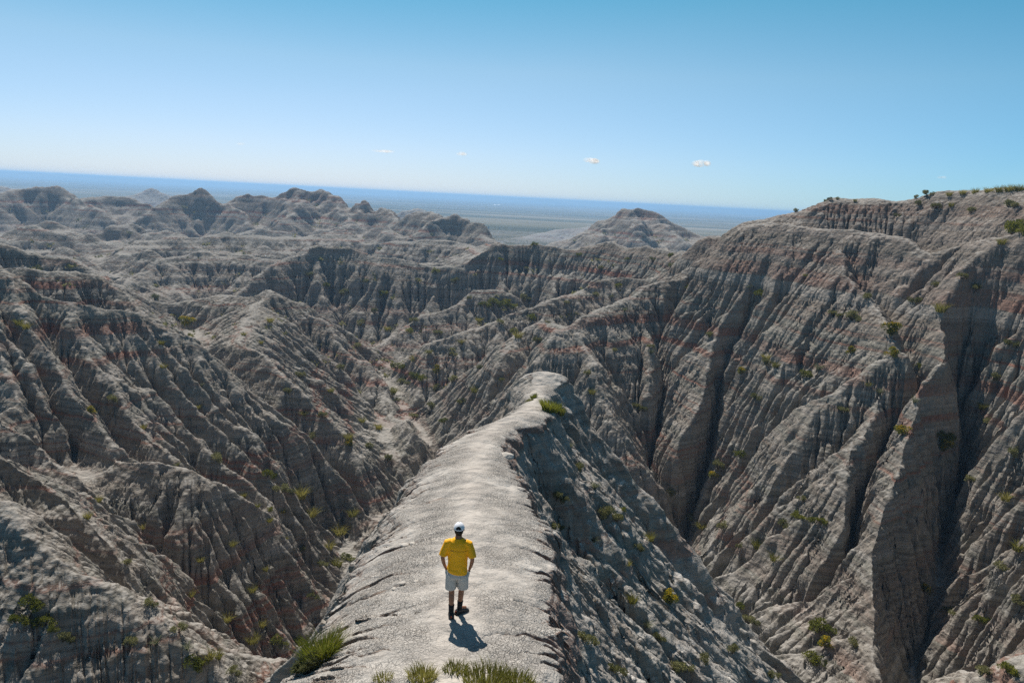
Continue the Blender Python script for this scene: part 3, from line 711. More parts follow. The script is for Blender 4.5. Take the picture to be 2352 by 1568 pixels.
def mk_shrub(kind, seed, big=False):                      # unit plants: about 1 m across, base at the origin
    root = empty({'sage': 'sagebrush', 'green': 'green_shrub', 'yellow': 'flowering_shrub', 'tuft': 'grass_tuft', 'spiky': 'yucca'}[kind], (0, 0, 0))
    if kind in ('sage', 'green', 'yellow'):
        V, F, cl = leaves(2200 if big else 700, 0.075 if big else 0.11, 0.52, 0.75, seed, 13 if big else 9)
        mesh_obj('foliage', V, F, M_SAGE if kind == 'sage' else M_GREEN, root, False)
        V, F = stems(cl, 0.018, seed); mesh_obj('stem', V, F, M_STEM, root)
        if kind == 'yellow':
            rg = random.Random(seed + 1); V = []; F = []
            for k in range(260):
                cx, cy_, cz, cr_ = rg.choice(cl)
                d = Vector((rg.gauss(0, .7), rg.gauss(0, .7), abs(rg.gauss(0, 1)) + .3)).normalized() * cr_ * rg.uniform(0.85, 1.12)
                c = Vector((cx, cy_, cz)) + d; b0 = len(V); q = 0.028
                n1 = d.orthogonal().normalized() * q; n2 = d.normalized().cross(n1.normalized()) * q
                V += [c - n1, c - n2, c + n1, c + n2, c + d.normalized() * q * 0.8]
                F += [(b0, b0 + 1, b0 + 4), (b0 + 1, b0 + 2, b0 + 4), (b0 + 2, b0 + 3, b0 + 4), (b0 + 3, b0, b0 + 4)]
            mesh_obj('flowers', V, F, M_FLOWER, root, False)
    elif kind == 'tuft':
        V, F, T = blades(260 if big else 130, 0.30, 0.75, 0.011 if big else 0.02, 0.75, seed); mesh_obj('blades', V, F, M_GRASS, root, False)
    else:
        V, F, T = blades(70, 0.07, 0.62, 0.022, 1.15, seed); mesh_obj('leaves', V, F, M_SPIKE, root, False)
    return root
def copy_tree(o):
    c = o.copy(); COL.objects.link(c)
    for ch in o.children:
        d = ch.copy(); COL.objects.link(d); d.parent = c; d.matrix_parent_inverse = ch.matrix_parent_inverse
    return c
PROTO = {k: [mk_shrub(k, 10 * i + j) for j in range(3)] for i, k in enumerate(('sage', 'green', 'yellow', 'tuft', 'spiky'))}
USED = set()
KWORD = {'sage': 'grey-green sagebrush', 'green': 'dark green leafy shrub', 'yellow': 'yellow-flowered shrub', 'tuft': 'yellow-green grass tuft', 'spiky': 'pale spiky yucca'}
PLANTS = []
prnd = random.Random(77)
def plant(kind, u, v, size_px=None, size=None, zone=None, label=None, j=None):
    q = hit(u, v)
    if q is None: return None
    p, r = q
    rng = math.sqrt(r * r + (p.z - CAMH) ** 2)
    s_ = size if size else size_px * (0.62 if zone == Z_TOP and kind == 'tuft' else 0.85) / FPX * rng
    pr = PROTO[kind][j if j is not None else prnd.randrange(3)]
    if pr.name in USED: o = copy_tree(pr)
    else: o = pr; USED.add(pr.name)
    o.location = p - Vector((0, 0, 0.03 * s_)); o.rotation_euler = (prnd.uniform(-.12, .12), prnd.uniform(-.12, .12), prnd.uniform(0, 6.28))
    o.scale = (s_ * prnd.uniform(.9, 1.1), s_ * prnd.uniform(.9, 1.1), s_ * prnd.uniform(.85, 1.1))
    PLANTS.append(dict(o=o, kind=kind, zone=zone, label=label, px=s_ / rng * FPX, u=u, v=v))
    return o
Z_FL = 'steep shaded flank of the near ridge'; Z_MF = 'lit slope of the right massif'; Z_RV = 'dark ravine of the right massif'; Z_TOP = 'top of the right massif'
Z_LH = 'ribbed hill at left'; Z_LN = 'rough near spur at lower left'; Z_KN = 'knoll behind the ribbed hill'; Z_CF = 'canyon floor beside the near ridge'; Z_VL = 'slopes above the upper valley'; Z_WL = 'fluted wall in the middle distance'; Z_SP = 'pale spur in the middle distance'; Z_SH = 'shoulder right of the ridge knob'
LIST = [  # kind, u, v, width in pixels, zone
 ('sage',1285,1150,48,Z_FL),('sage',1280,1215,40,Z_FL),('sage',1403,1190,62,Z_FL),('spiky',1366,1122,40,Z_FL),('spiky',1363,1245,38,Z_FL),('tuft',1453,1385,34,Z_FL),('yellow',1540,1385,46,Z_FL),('sage',1350,1475,66,Z_FL),('spiky',1484,1440,40,Z_FL),('sage',1564,1540,60,Z_FL),('sage',1418,1545,56,Z_FL),('sage',1466,1262,38,Z_FL),('tuft',1493,1240,30,Z_FL),('sage',1330,1080,30,Z_FL),('spiky',1310,1030,26,Z_FL),('tuft',1440,1300,26,Z_FL),('sage',1510,1470,44,Z_FL),('sage',1620,1520,34,Z_FL),
 ('sage',1468,940,40,Z_SH),('spiky',1435,715,26,Z_SH),('spiky',1495,812,26,Z_SH),('sage',1495,800,22,Z_SH),('green',1575,665,24,Z_SH),('sage',1630,775,24,Z_SH),('tuft',1360,905,26,Z_SH),('sage',1410,810,20,Z_SH),('sage',1350,862,24,Z_SH),('green',1430,1175,26,Z_SH),('sage',1540,1150,30,Z_SH),
 ('yellow',2048,768,44,Z_MF),('yellow',2046,817,34,Z_MF),('yellow',1952,812,28,Z_MF),('tuft',1760,828,30,Z_MF),('yellow',1705,860,26,Z_MF),('green',1850,865,34,Z_MF),('spiky',1880,850,38,Z_MF),('tuft',1780,843,26,Z_MF),('sage',1760,838,26,Z_MF),('sage',1735,920,30,Z_MF),('green',1700,1050,30,Z_MF),('sage',1650,1075,34,Z_MF),('sage',1690,1048,26,Z_MF),('yellow',1635,1100,30,Z_MF),('sage',1840,1150,20,Z_MF),('green',1835,1190,40,Z_MF),('green',1880,1200,44,Z_MF),('sage',1800,1215,34,Z_MF),('tuft',1740,1260,38,Z_MF),('tuft',1780,1290,34,Z_MF),('sage',1700,1260,24,Z_MF),('sage',1725,1430,44,Z_MF),('sage',1680,1500,34,Z_MF),('green',1700,1400,30,Z_MF),('sage',1660,1215,34,Z_MF),('tuft',1610,1220,30,Z_MF),('sage',1590,1200,28,Z_MF),('green',1890,1450,66,Z_MF),('green',1870,1520,62,Z_MF),('yellow',1895,1485,40,Z_MF),('sage',1960,1480,30,Z_MF),('sage',1780,1555,36,Z_MF),
 ('sage',1960,735,44,Z_MF),('sage',1920,725,36,Z_MF),('green',1745,690,34,Z_MF),('spiky',1720,668,24,Z_MF),('tuft',2160,715,38,Z_MF),('sage',2100,700,32,Z_MF),('sage',2150,660,24,Z_MF),('tuft',1990,890,26,Z_MF),('spiky',2020,905,34,Z_MF),('sage',1935,950,28,Z_MF),('sage',1990,690,26,Z_MF),('green',1850,640,18,Z_MF),('sage',2210,640,26,Z_MF),('sage',2240,665,24,Z_MF),
 ('yellow',2075,1000,38,Z_RV),('green',2170,1010,50,Z_RV),('yellow',2170,1035,40,Z_RV),('spiky',2100,925,34,Z_RV),('green',2110,850,26,Z_RV),('yellow',2120,1365,30,Z_RV),('sage',2230,1110,30,Z_RV),('sage',2265,985,34,Z_RV),('tuft',2310,1150,30,Z_RV),('sage',2330,1050,34,Z_RV),('sage',2300,1310,34,Z_RV),('green',2255,1430,36,Z_RV),('sage',2180,1410,40,Z_RV),('tuft',2340,1265,40,Z_RV),('sage',2340,1390,40,Z_RV),('sage',2280,880,26,Z_RV),('sage',2320,800,30,Z_RV),('tuft',2255,940,24,Z_RV),('green',2320,1545,50,Z_RV),('sage',2260,1545,40,Z_RV),
 ('green',2335,535,70,Z_TOP),('tuft',2300,560,34,Z_TOP),('sage',1905,460,14,Z_TOP),('sage',1885,463,13,Z_TOP),('sage',1925,459,12,Z_TOP),('tuft',1895,462,12,Z_TOP),('green',1810,480,20,Z_TOP),('sage',1825,488,16,Z_TOP),('sage',2130,452,26,Z_TOP),('sage',2105,456,16,Z_TOP),('tuft',2180,450,24,Z_TOP),('tuft',2210,446,26,Z_TOP),('tuft',2240,444,30,Z_TOP),('tuft',2270,442,32,Z_TOP),('tuft',2295,441,34,Z_TOP),('tuft',2318,440,36,Z_TOP),('tuft',2342,439,36,Z_TOP),('sage',2110,472,24,Z_TOP),('sage',2150,480,24,Z_TOP),('tuft',2185,475,22,Z_TOP),('sage',2230,490,26,Z_TOP),('sage',2320,475,36,Z_TOP),('sage',2060,500,14,Z_TOP),('sage',1770,492,14,Z_TOP),('sage',1965,465,12,Z_TOP),
 ('tuft',45,750,24,Z_LH),('tuft',60,755,24,Z_LH),('sage',355,690,26,Z_LH),('yellow',430,748,40,Z_KN),('tuft',375,845,20,Z_LH),('tuft',370,790,18,Z_LH),('spiky',465,888,28,Z_LH),('yellow',210,950,26,Z_LH),('sage',260,925,28,Z_LH),('tuft',330,985,18,Z_LH),('tuft',455,940,20,Z_LH),('sage',500,1060,34,Z_LH),('tuft',405,1070,18,Z_LH),('tuft',560,1140,16,Z_LH),('tuft',590,1165,18,Z_LH),('green',620,1175,20,Z_LH),('tuft',650,1180,18,Z_LH),('tuft',620,1200,18,Z_LH),('tuft',655,1240,18,Z_LH),('tuft',535,1255,24,Z_LH),('tuft',580,1360,26,Z_LH),('tuft',460,1290,22,Z_LH),('tuft',330,1215,28,Z_LH),('tuft',200,1190,24,Z_LH),('tuft',225,1155,24,Z_LH),('sage',290,1300,26,Z_LH),('tuft',440,1370,24,Z_LH),('tuft',520,1430,30,Z_LH),('tuft',600,1440,26,Z_LH),('tuft',610,1310,20,Z_LH),('sage',690,1270,30,Z_LH),
 ('green',75,1395,56,Z_LN),('green',45,1430,50,Z_LN),('green',110,1440,60,Z_LN),('sage',150,1475,44,Z_LN),('sage',345,1390,40,Z_LN),('sage',410,1450,34,Z_LN),('spiky',360,1480,40,Z_LN),('spiky',430,1490,36,Z_LN),('tuft',480,1510,34,Z_LN),('tuft',500,1510,30,Z_LN),('green',450,1530,60,Z_LN),('sage',300,1480,34,Z_LN),('sage',540,1545,40,Z_LN),
 ('sage',655,1130,50,Z_CF),('tuft',690,1145,46,Z_CF),('green',620,1095,40,Z_CF),('tuft',715,1190,40,Z_CF),('tuft',780,1225,40,Z_CF),('tuft',755,1260,36,Z_CF),('green',800,1285,40,Z_CF),('tuft',775,1300,38,Z_CF),('sage',740,1300,36,Z_CF),('tuft',810,1185,30,Z_CF),('green',690,1480,40,Z_CF),('green',640,1480,46,Z_CF),('sage',720,1370,36,Z_CF),('tuft',580,1475,36,Z_CF),
 ('sage',690,870,26,Z_KN),('tuft',620,740,22,Z_KN),('tuft',700,955,24,Z_KN),('sage',740,960,26,Z_KN),('tuft',800,1010,30,Z_KN),('yellow',800,1025,28,Z_KN),('tuft',830,970,24,Z_KN),('tuft',760,900,24,Z_KN),('sage',850,1030,26,Z_KN),('sage',660,905,26,Z_KN),('tuft',560,770,18,Z_KN),('tuft',600,790,14,Z_KN),('sage',780,850,24,Z_KN),('tuft',870,985,26,Z_KN),('sage',720,1010,30,Z_KN),('sage',890,1060,30,Z_KN),
 ('green',915,845,40,Z_VL),('green',960,870,44,Z_VL),('sage',930,880,40,Z_VL),('yellow',1000,855,30,Z_VL),('tuft',950,830,26,Z_VL),('sage',1000,900,34,Z_VL),('sage',1040,880,28,Z_VL),('sage',990,940,30,Z_VL),('sage',1060,930,28,Z_VL),('tuft',1090,900,26,Z_VL),('sage',1100,850,26,Z_VL),('sage',950,960,26,Z_VL),('tuft',900,905,30,Z_VL),('green',1020,970,26,Z_VL),('sage',1150,880,24,Z_VL),('tuft',1190,775,30,Z_VL),('green',1180,765,24,Z_VL),('sage',1235,790,30,Z_VL),
 ('green',1140,700,44,Z_SP),('green',1170,705,46,Z_SP),('green',1115,703,36,Z_SP),('yellow',1165,698,24,Z_SP),('sage',1205,690,36,Z_SP),('tuft',1100,740,22,Z_SP),('sage',1005,770,26,Z_SP),('green',940,765,22,Z_SP),('sage',1040,820,22,Z_SP),('sage',1150,745,24,Z_SP),('green',1220,735,26,Z_SP),('tuft',1060,790,20,Z_SP),('sage',985,815,26,Z_SP),('sage',1300,700,20,Z_SP),('sage',1370,680,22,Z_SP),('green',1420,660,20,Z_SP),
 ('green',1228,565,20,Z_WL),('sage',710,640,24,Z_WL),('green',745,660,26,Z_WL),('sage',790,680,26,Z_WL),('sage',840,650,20,Z_WL),('green',880,680,24,Z_WL),('sage',860,720,26,Z_WL),('sage',830,750,28,Z_WL),('tuft',890,760,24,Z_WL),('sage',960,650,22,Z_WL),('green',1000,630,22,Z_WL),('sage',1045,650,24,Z_WL),('sage',1080,690,20,Z_WL),('green',1150,600,18,Z_WL),('sage',1210,620,18,Z_WL),('green',1330,590,18,Z_WL),('sage',1380,620,20,Z_WL),('green',1440,600,18,Z_WL),('sage',1500,600,20,Z_WL),('green',1540,590,18,Z_WL),('sage',950,740,24,Z_WL),('sage',820,800,26,Z_WL),
]
for k_, u_, v_, w_, z_ in LIST:
    if w_ >= 36 and k_ in ('sage', 'green'):            # a broad patch is two or three plants grown together
        plant(k_, u_ - w_ * 0.16, v_, w_ * 0.72, zone=z_); plant(k_, u_ + w_ * 0.22, v_ + w_ * 0.10, w_ * 0.55, zone=z_)
    else: plant(k_, u_, v_, w_, zone=z_)

# the plants close to the viewer, one of each
def near_plant(name, kind, u, v, size, label, cat, h=1.0, seed=1, n=420, matl=None, width=0.008):
    p, r = hit(u, v)
    root = empty(name, (p.x, p.y, p.z - 0.02)); tag(root, label, cat, 'clumps of grass and brush growing on the near ridge')
    if kind == 'grass':
        V, F, T = blades(n, 0.5 * size, h, width, 0.6, seed, seg=4); o = mesh_obj('blades', V, F, matl, root, False)
        V, F, T = blades(n // 6, 0.45 * size, h * 1.15, width * 0.6, 0.4, seed + 5, seg=4); mesh_obj('seed_stalks', V, F, M_GRASS, root, False)
    else:
        V, F, cl = leaves(n, 0.05, 0.5 * size, h, seed, 14); mesh_obj('foliage', V, F, matl, root, False)
        V, F = stems(cl, 0.012, seed); mesh_obj('stem', V, F, M_STEM, root)
    for c in root.children:                              # let it follow the slope of the ground
        for vv in c.data.vertices:
            w = root.location
            vv.co.z += max(-0.10, min(0.10, gpt(w.x + vv.co.x, w.y + vv.co.y) - p.z))
    return root
near_plant('grass_clump', 'grass', 738, 1512, 0.58, 'big bright green grass clump at the left shoulder of the pale ridge', 'grass clump', 0.52, 3, 620, M_BRIGHT)
near_plant('sagebrush', 'leaf', 700, 1545, 0.55, 'dull grey-green brush just below the big bright grass clump', 'shrub', 0.34, 4, 2200, M_SAGE)
near_plant('grass_clump', 'grass', 970, 1556, 0.42, 'small round green clump alone on cracked mud behind the hiker', 'grass clump', 0.22, 6, 300, M_GRASS)
near_plant('grass_clump', 'grass', 1045, 1537, 0.38, 'low sparse grass clump just left of the long grassy strip', 'grass clump', 0.15, 8, 220, M_GRASS)
near_plant('grass_clump', 'grass', 1120, 1566, 0.75, 'left half of the long grassy strip at the near edge of the ridge', 'grass clump', 0.24, 9, 620, M_GRASS)
near_plant('grass_clump', 'grass', 1185, 1572, 0.62, 'right half of the long grassy strip at the near edge of the ridge', 'grass clump', 0.22, 12, 480, M_GRASS)
near_plant('grass_clump', 'grass', 1262, 945, 0.62, 'vivid yellow-green bush on the saddle before the ridge knob', 'grass clump', 0.55, 13, 520, M_BRIGHT, 0.016)
near_plant('grass_clump', 'grass', 1285, 948, 0.45, 'duller green tuft hanging beside the vivid bush on the saddle', 'grass clump', 0.38, 14, 260, M_GREEN, 0.016)
near_plant('grass_clump', 'grass', 1226, 913, 0.30, 'small tuft in the middle of the trail across the saddle', 'grass clump', 0.22, 15, 140, M_BRIGHT, 0.014)
near_plant('grass_clump', 'grass', 1216, 921, 0.34, 'sparse grey-green tuft left of the trail on the saddle', 'grass clump', 0.16, 16, 120, M_SAGE, 0.014)
near_plant('grass_clump', 'grass', 880, 1560, 0.30, 'thin pale tuft between the brush and the small round clump', 'grass clump', 0.14, 17, 120, M_GRASS)

# unique wording for every shrub: kind, size, where it grows, and its rank there
ORD = ['topmost', 'second', 'third', 'fourth', 'fifth', 'sixth', 'seventh', 'eighth', 'ninth', 'tenth', 'eleventh', 'twelfth', 'thirteenth', 'fourteenth', 'fifteenth', 'sixteenth', 'seventeenth', 'eighteenth', 'nineteenth', 'twentieth']
byk = {}
for p_ in PLANTS:
    size_w = 'tiny' if p_['px'] < 20 else 'small' if p_['px'] < 27 else 'medium' if p_['px'] < 38 else 'large'
    byk.setdefault((size_w, p_['kind'], p_['zone']), []).append(p_)
for (sw, kd, zn), L_ in byk.items():
    L_.sort(key=lambda q: q['v'])
    for i_, q in enumerate(L_):
        base_ = f"{sw} {KWORD[kd]} on the {zn}"
        lab = base_ if len(L_) == 1 else f"{base_}, " + ('topmost' if i_ == 0 else 'lowest' if i_ == len(L_) - 1 else ORD[min(i_, 19)] + ' from top')
        tag(q['o'], lab, 'grass tuft' if kd == 'tuft' else 'yucca' if kd == 'spiky' else 'shrub', {'tuft': 'grass tufts dotted over the clay slopes', 'spiky': 'pale yuccas on the clay slopes'}.get(kd, 'shrubs dotted over the clay slopes'))
for kk in PROTO.values():
    for o in kk:
        if o.name not in USED:
            for c in list(o.children): bpy.data.objects.remove(c)
            bpy.data.objects.remove(o)
print('plants', len(PLANTS), time.time() - T0)

# far-off scrub nobody could count: one object of small leaf clumps in the gullies
def scrub():
    rg = np.random.RandomState(3); V = []; F = []
    tries = 0
    while len(F) < 30000 and tries < 60000:
        tries += 1
        i = rg.randint(1500, M2 - 250); j = rg.randint(60, N2 - 60)
        r = RR2[i, j]
        if not (130 < r < 620) or IDG[i, j] == 4: continue
        lap = hf[i - 6, j] + hf[i + 6, j] + hf[i, j - 6] + hf[i, j + 6] - 4 * hf[i, j]
        if lap < 0.012 * r * rg.rand() or SL[i, j] > 1.5 or grs[i, j] > 0.3: continue
        s_ = rg.uniform(0.3, 1.0) * (1 + r / 600)
        cx, cy_, cz = X2[i, j], Y2[i, j], hf[i, j]
        for k in range(10):
            d = rg.normal(0, 0.45, 3) * s_; a = rg.uniform(0, 6.28); L = 0.32 * s_; b0 = len(V)
            c = np.array([cx + d[0], cy_ + d[1], cz + abs(d[2]) * 0.7 + 0.1 * s_])
            e1 = np.array([math.cos(a), math.sin(a), rg.uniform(-.5, .5)]) * L; e2 = np.array([-math.sin(a) * .4, math.cos(a) * .4, rg.uniform(.4, 1.0)]) * L
            V += [c - e1, c + e2, c + e1, c - e2]; F.append((b0, b0 + 1, b0 + 2, b0 + 3))
    o = mesh_obj('scrub', V, F, M_SAGE, None, False)
    tag(o, 'countless far-off dots of dark scrub in the gullies', None, None, 'stuff')
scrub()

if 0:
    pass

# ------------------------------------------------------------------ the hiker
M_SKIN = simple_mat('skin', (0.27, 0.125, 0.07), 0.55, 0.08, 20, sub=0.1)
M_SHIRT = simple_mat('yellow jersey', (0.95, 0.44, 0.002), 0.62, 0.05, 6, 0.25, 14)
M_SHORTS = simple_mat('pale grey shorts', (0.47, 0.45, 0.42), 0.8, 0.05, 8, 0.3, 12)
M_SOCK = simple_mat('black sock', (0.012, 0.012, 0.013), 0.9, 0.1, 60)
M_SHOE = simple_mat('black shoe', (0.02, 0.02, 0.022), 0.45, 0.2, 30)
M_SOLE = simple_mat('dark sole', (0.05, 0.045, 0.045), 0.7, 0.1, 30)
M_ACC = simple_mat('red trim', (0.35, 0.07, 0.03), 0.6, 0.1, 30)
M_CAP = simple_mat('white cap cloth', (0.74, 0.75, 0.80), 0.75, 0.04, 30)
M_CAPLOGO = simple_mat('white stitching', (0.88, 0.88, 0.88), 0.6, 0.03, 30)
M_HAIR = simple_mat('black hair', (0.012, 0.010, 0.009), 0.6, 0.3, 80)
M_INK = simple_mat('dark lettering', (0.10, 0.06, 0.01), 0.7, 0.05, 30)

def ring_loft(rings, n=20):            # rings: (centre, semi-axis x, semi-axis y, tilt axis direction or None)
    V = []; F = []
    for c, rx, ry, ax in rings:
        c = Vector(c); ax = Vector(ax) if ax is not None else Vector((0, 0, 1)); ax.normalize()
        ex = Vector((1, 0, 0)) - ax * ax.x; ex.normalize(); ey = ax.cross(ex)
        for k in range(n):
            a = 2 * math.pi * k / n; V.append(c + ex * rx * math.cos(a) + ey * ry * math.sin(a))
    m = len(rings)
    for i in range(m - 1):
        for k in range(n): F.append((i * n + k, i * n + (k + 1) % n, (i + 1) * n + (k + 1) % n, (i + 1) * n + k))
    F.append(tuple(range(n - 1, -1, -1))); F.append(tuple((m - 1) * n + k for k in range(n)))
    return V, F
def merged(name, lofts, mat, parent, voxel=0.010, smooth=6):
    V = []; F = []
    for v, f in lofts:
        b0 = len(V); V += v; F += [tuple(i + b0 for i in q) for q in f]
    tmp = mesh_obj(name + '_tmp', V, F, mat)
    rm = tmp.modifiers.new('r', 'REMESH'); rm.mode = 'VOXEL'; rm.voxel_size = voxel
    sm = tmp.modifiers.new('s', 'SMOOTH'); sm.factor = 0.5; sm.iterations = smooth
    dg = bpy.context.evaluated_depsgraph_get(); dg.update()
    me = bpy.data.meshes.new_from_object(tmp.evaluated_get(dg)); me.name = name
    old = tmp.data; bpy.data.objects.remove(tmp); bpy.data.meshes.remove(old)
    me.polygons.foreach_set('use_smooth', [True] * len(me.polygons)); me.materials.clear(); me.materials.append(mat)
    return link(bpy.data.objects.new(name, me), parent)
def skinned(name, verts, edges, radii, mat, parent, levels=2):
    me = bpy.data.meshes.new(name + '_t'); me.from_pydata(verts, edges, [])
    tmp = bpy.data.objects.new(name + '_t', me); COL.objects.link(tmp)
    tmp.modifiers.new('skin', 'SKIN'); ss = tmp.modifiers.new('sub', 'SUBSURF'); ss.levels = ss.render_levels = levels
    if not me.skin_vertices: me.attributes  # layer is made by the modifier
    lay = me.skin_vertices[0].data
    for i, r in enumerate(radii): lay[i].radius = r if isinstance(r, tuple) else (r, r)
    lay[0].use_root = True
    dg = bpy.context.evaluated_depsgraph_get(); dg.update()
    m2 = bpy.data.meshes.new_from_object(tmp.evaluated_get(dg)); m2.name = name
    bpy.data.objects.remove(tmp); bpy.data.meshes.remove(me)
    m2.polygons.foreach_set('use_smooth', [True] * len(m2.polygons)); m2.materials.clear(); m2.materials.append(mat)
    return link(bpy.data.objects.new(name, m2), parent)

def hiker():
    p, r = hit(1046, 1416)
    root = empty('person', (p.x, p.y, p.z), R(-2))
    tag(root, 'man in yellow t-shirt, pale shorts and white cap walking away, hands in pockets', 'person')
    # ---- body: one skinned surface from the pelvis
    V = []; E = []; Rr = []
    def add(q, r_, par=None):
        V.append(q); Rr.append(r_)
        if par is not None: E.append((par, len(V) - 1))
        return len(V) - 1
    def chain(par, pts):
        for q, r_ in pts: par = add(q, r_, par)
        return par
    pel = add((0, 0, 0.92), (0.13, 0.095))
    sp = chain(pel, [((0, 0.0, 1.08), (0.125, 0.085)), ((0, 0.005, 1.24), (0.135, 0.09)), ((0, -0.005, 1.40), (0.12, 0.075))])
    nk = chain(sp, [((0, 0.0, 1.475), (0.062, 0.060)), ((0.0, 0.015, 1.535), (0.054, 0.056))])
    hd = chain(nk, [((0.0, 0.028, 1.585), (0.066, 0.080)), ((0.0, 0.030, 1.645), (0.074, 0.094)), ((0.0, 0.028, 1.695), (0.066, 0.082)), ((0, 0.025, 1.725), (0.035, 0.045))])
    FOOT = {}
    for sgn, hip, kn, an, heel, toe in (
            (-1, (-0.085, 0.0, 0.86), (-0.088, 0.025, 0.485), (-0.072, -0.05, 0.085), None, (-0.09, 0.10, 0.035)),
            (1, (0.085, 0.01, 0.86), (0.080, 0.10, 0.50), (0.055, 0.13, 0.105), None, (0.17, 0.24, 0.06))):
        h_ = add(hip, 0.082, pel)
        mid = tuple(0.5 * (a + b) for a, b in zip(hip, kn))
        k_ = chain(h_, [(mid, 0.073), (kn, 0.054)])
        calf = tuple(a * 0.66 + b * 0.34 for a, b in zip(kn, an)); low = tuple(a * 0.25 + b * 0.75 for a, b in zip(kn, an))
        chain(k_, [((calf[0], calf[1] - 0.018, calf[2]), 0.056), (low, 0.040), (an, 0.036), (toe, 0.030)])
    for sgn in (-1, 1):
        s_ = add((0.165 * sgn, -0.005, 1.41), 0.052, sp)
        el = (0.262 * sgn, -0.055, 1.135); wr = (0.222 * sgn, 0.015, 0.925)
        e_ = chain(s_, [((0.215 * sgn, -0.03, 1.28), 0.046), (el, 0.038), ((0.25 * sgn, -0.02, 1.05), 0.037), (wr, 0.026)])
        pm = chain(e_, [((0.200 * sgn, 0.035, 0.875), (0.028, 0.022)), ((0.188 * sgn, 0.045, 0.835), (0.032, 0.018))])
        for f_, (oy, ln) in enumerate(((-0.026, 0.062), (-0.008, 0.075), (0.010, 0.070), (0.026, 0.055))):
            chain(pm, [((0.184 * sgn, 0.045 + oy, 0.800), 0.0095), ((0.178 * sgn, 0.048 + oy, 0.835 - ln * 0.75), 0.009), ((0.168 * sgn, 0.05 + oy, 0.835 - ln * 1.15), 0.008)])
        chain(e_, [((0.196 * sgn, 0.07, 0.872), 0.011), ((0.186 * sgn, 0.088, 0.845), 0.010), ((0.178 * sgn, 0.092, 0.825), 0.009)])
    body = skinned('body', V, E, Rr, M_SKIN, root)
    # head details: ears, nose
    for sgn in (-1, 1):
        Ve, Fe = ring_loft([((0.075 * sgn, 0.02, 1.640), 0.004, 0.012, (sgn, -0.3, 0)), ((0.083 * sgn, 0.012, 1.638), 0.030, 0.018, (sgn, -0.3, 0)), ((0.090 * sgn, 0.006, 1.638), 0.024, 0.014, (sgn, -0.3, 0))], 12)
        ea = mesh_obj('ear', [Vector((v.x, v.y, v.z)) for v in Ve], Fe, M_SKIN, root)
    Vn, Fn = ring_loft([((0, 0.115, 1.655), 0.008, 0.006, None), ((0, 0.130, 1.620), 0.014, 0.014, None), ((0, 0.122, 1.608), 0.012, 0.010, None)], 8)
    mesh_obj('nose', Vn, Fn, M_SKIN, root)
    # ---- shirt: torso and two sleeves, one surface
    torso = ring_loft([((0.005, -0.008, 0.855), 0.180, 0.140, (0.10, 0, 1)), ((0.0, -0.006, 0.90), 0.181, 0.139, (0.06, 0, 1)), ((0, -0.003, 1.00), 0.172, 0.122, None), ((0, 0, 1.12), 0.176, 0.116, None), ((0, -0.004, 1.25), 0.192, 0.120, None),
                       ((0, -0.008, 1.35), 0.200, 0.116, None), ((0, -0.008, 1.42), 0.178, 0.096, None), ((0, -0.002, 1.465), 0.120, 0.080, None), ((0, 0.002, 1.492), 0.076, 0.070, None)], 28)
    sl = []
    for sgn in (-1, 1):
        sl.append(ring_loft([((0.11 * sgn, -0.006, 1.415), 0.070, 0.075, (0.8 * sgn, 0, -0.4)), ((0.178 * sgn, -0.008, 1.392), 0.076, 0.075, (0.55 * sgn, -0.05, -0.8)), ((0.215 * sgn, -0.022, 1.31), 0.071, 0.072, (0.28 * sgn, -0.12, -1)),
                             ((0.243 * sgn, -0.036, 1.225), 0.071, 0.072, (0.25 * sgn, -0.15, -1)), ((0.262 * sgn, -0.048, 1.165), 0.073, 0.074, (0.25 * sgn, -0.15, -1))], 18))
    shirt = merged('t_shirt', [torso] + sl, M_SHIRT, root, 0.009, 5)
    # soft folds
    nv = len(shirt.data.vertices); co = np.empty(nv * 3, np.float32); shirt.data.vertices.foreach_get('co', co); co = co.reshape(-1, 3)
    no = np.empty(nv * 3, np.float32); shirt.data.vertices.foreach_get('normal', no); no = no.reshape(-1, 3)
    fold = np.clip((co[:, 2] - 0.86) / 0.06, 0, 1) * 0.0045 * np.sin(co[:, 2] * 46 + co[:, 0] * 26 + 3 * perlin(co[:, 0] * 7, co[:, 2] * 7, 5)) * np.clip((1.12 - co[:, 2]) / 0.2, 0, 1) + 0.005 * perlin(co[:, 0] * 12 + co[:, 1] * 5, co[:, 2] * 6, 9)
    shirt.data.vertices.foreach_set('co', (co + no * fold[:, None]).ravel()); shirt.data.update()
    # ---- shorts
    top = ring_loft([((0, 0.0, 0.965), 0.150, 0.105, None), ((0, -0.002, 0.88), 0.172, 0.122, None), ((0, -0.002, 0.80), 0.205, 0.140, None), ((0, 0.0, 0.765), 0.200, 0.130, None)], 28)
    lg = []
    for sgn, hx, hy, hem in ((-1, -0.106, 0.015, 0.53), (1, 0.104, 0.06, 0.53)):
        lg.append(ring_loft([((0.098 * sgn, 0.0, 0.84), 0.100, 0.118, None), ((0.102 * sgn, 0.01, 0.72), 0.101, 0.116, None), ((hx * 1.0, hy * 0.7, 0.62), 0.098, 0.112, None), ((hx, hy, hem), 0.099, 0.110, None)], 22))
    # pocket bulges where the hands are
    pk = [ring_loft([((0.165 * s2, 0.03, 0.875), 0.046, 0.062, None), ((0.172 * s2, 0.045, 0.82), 0.048, 0.072, None), ((0.160 * s2, 0.045, 0.745), 0.040, 0.060, None)], 14) for s2 in (-1, 1)]
    shorts = merged('shorts', [top] + lg + pk, M_SHORTS, root, 0.009, 5)
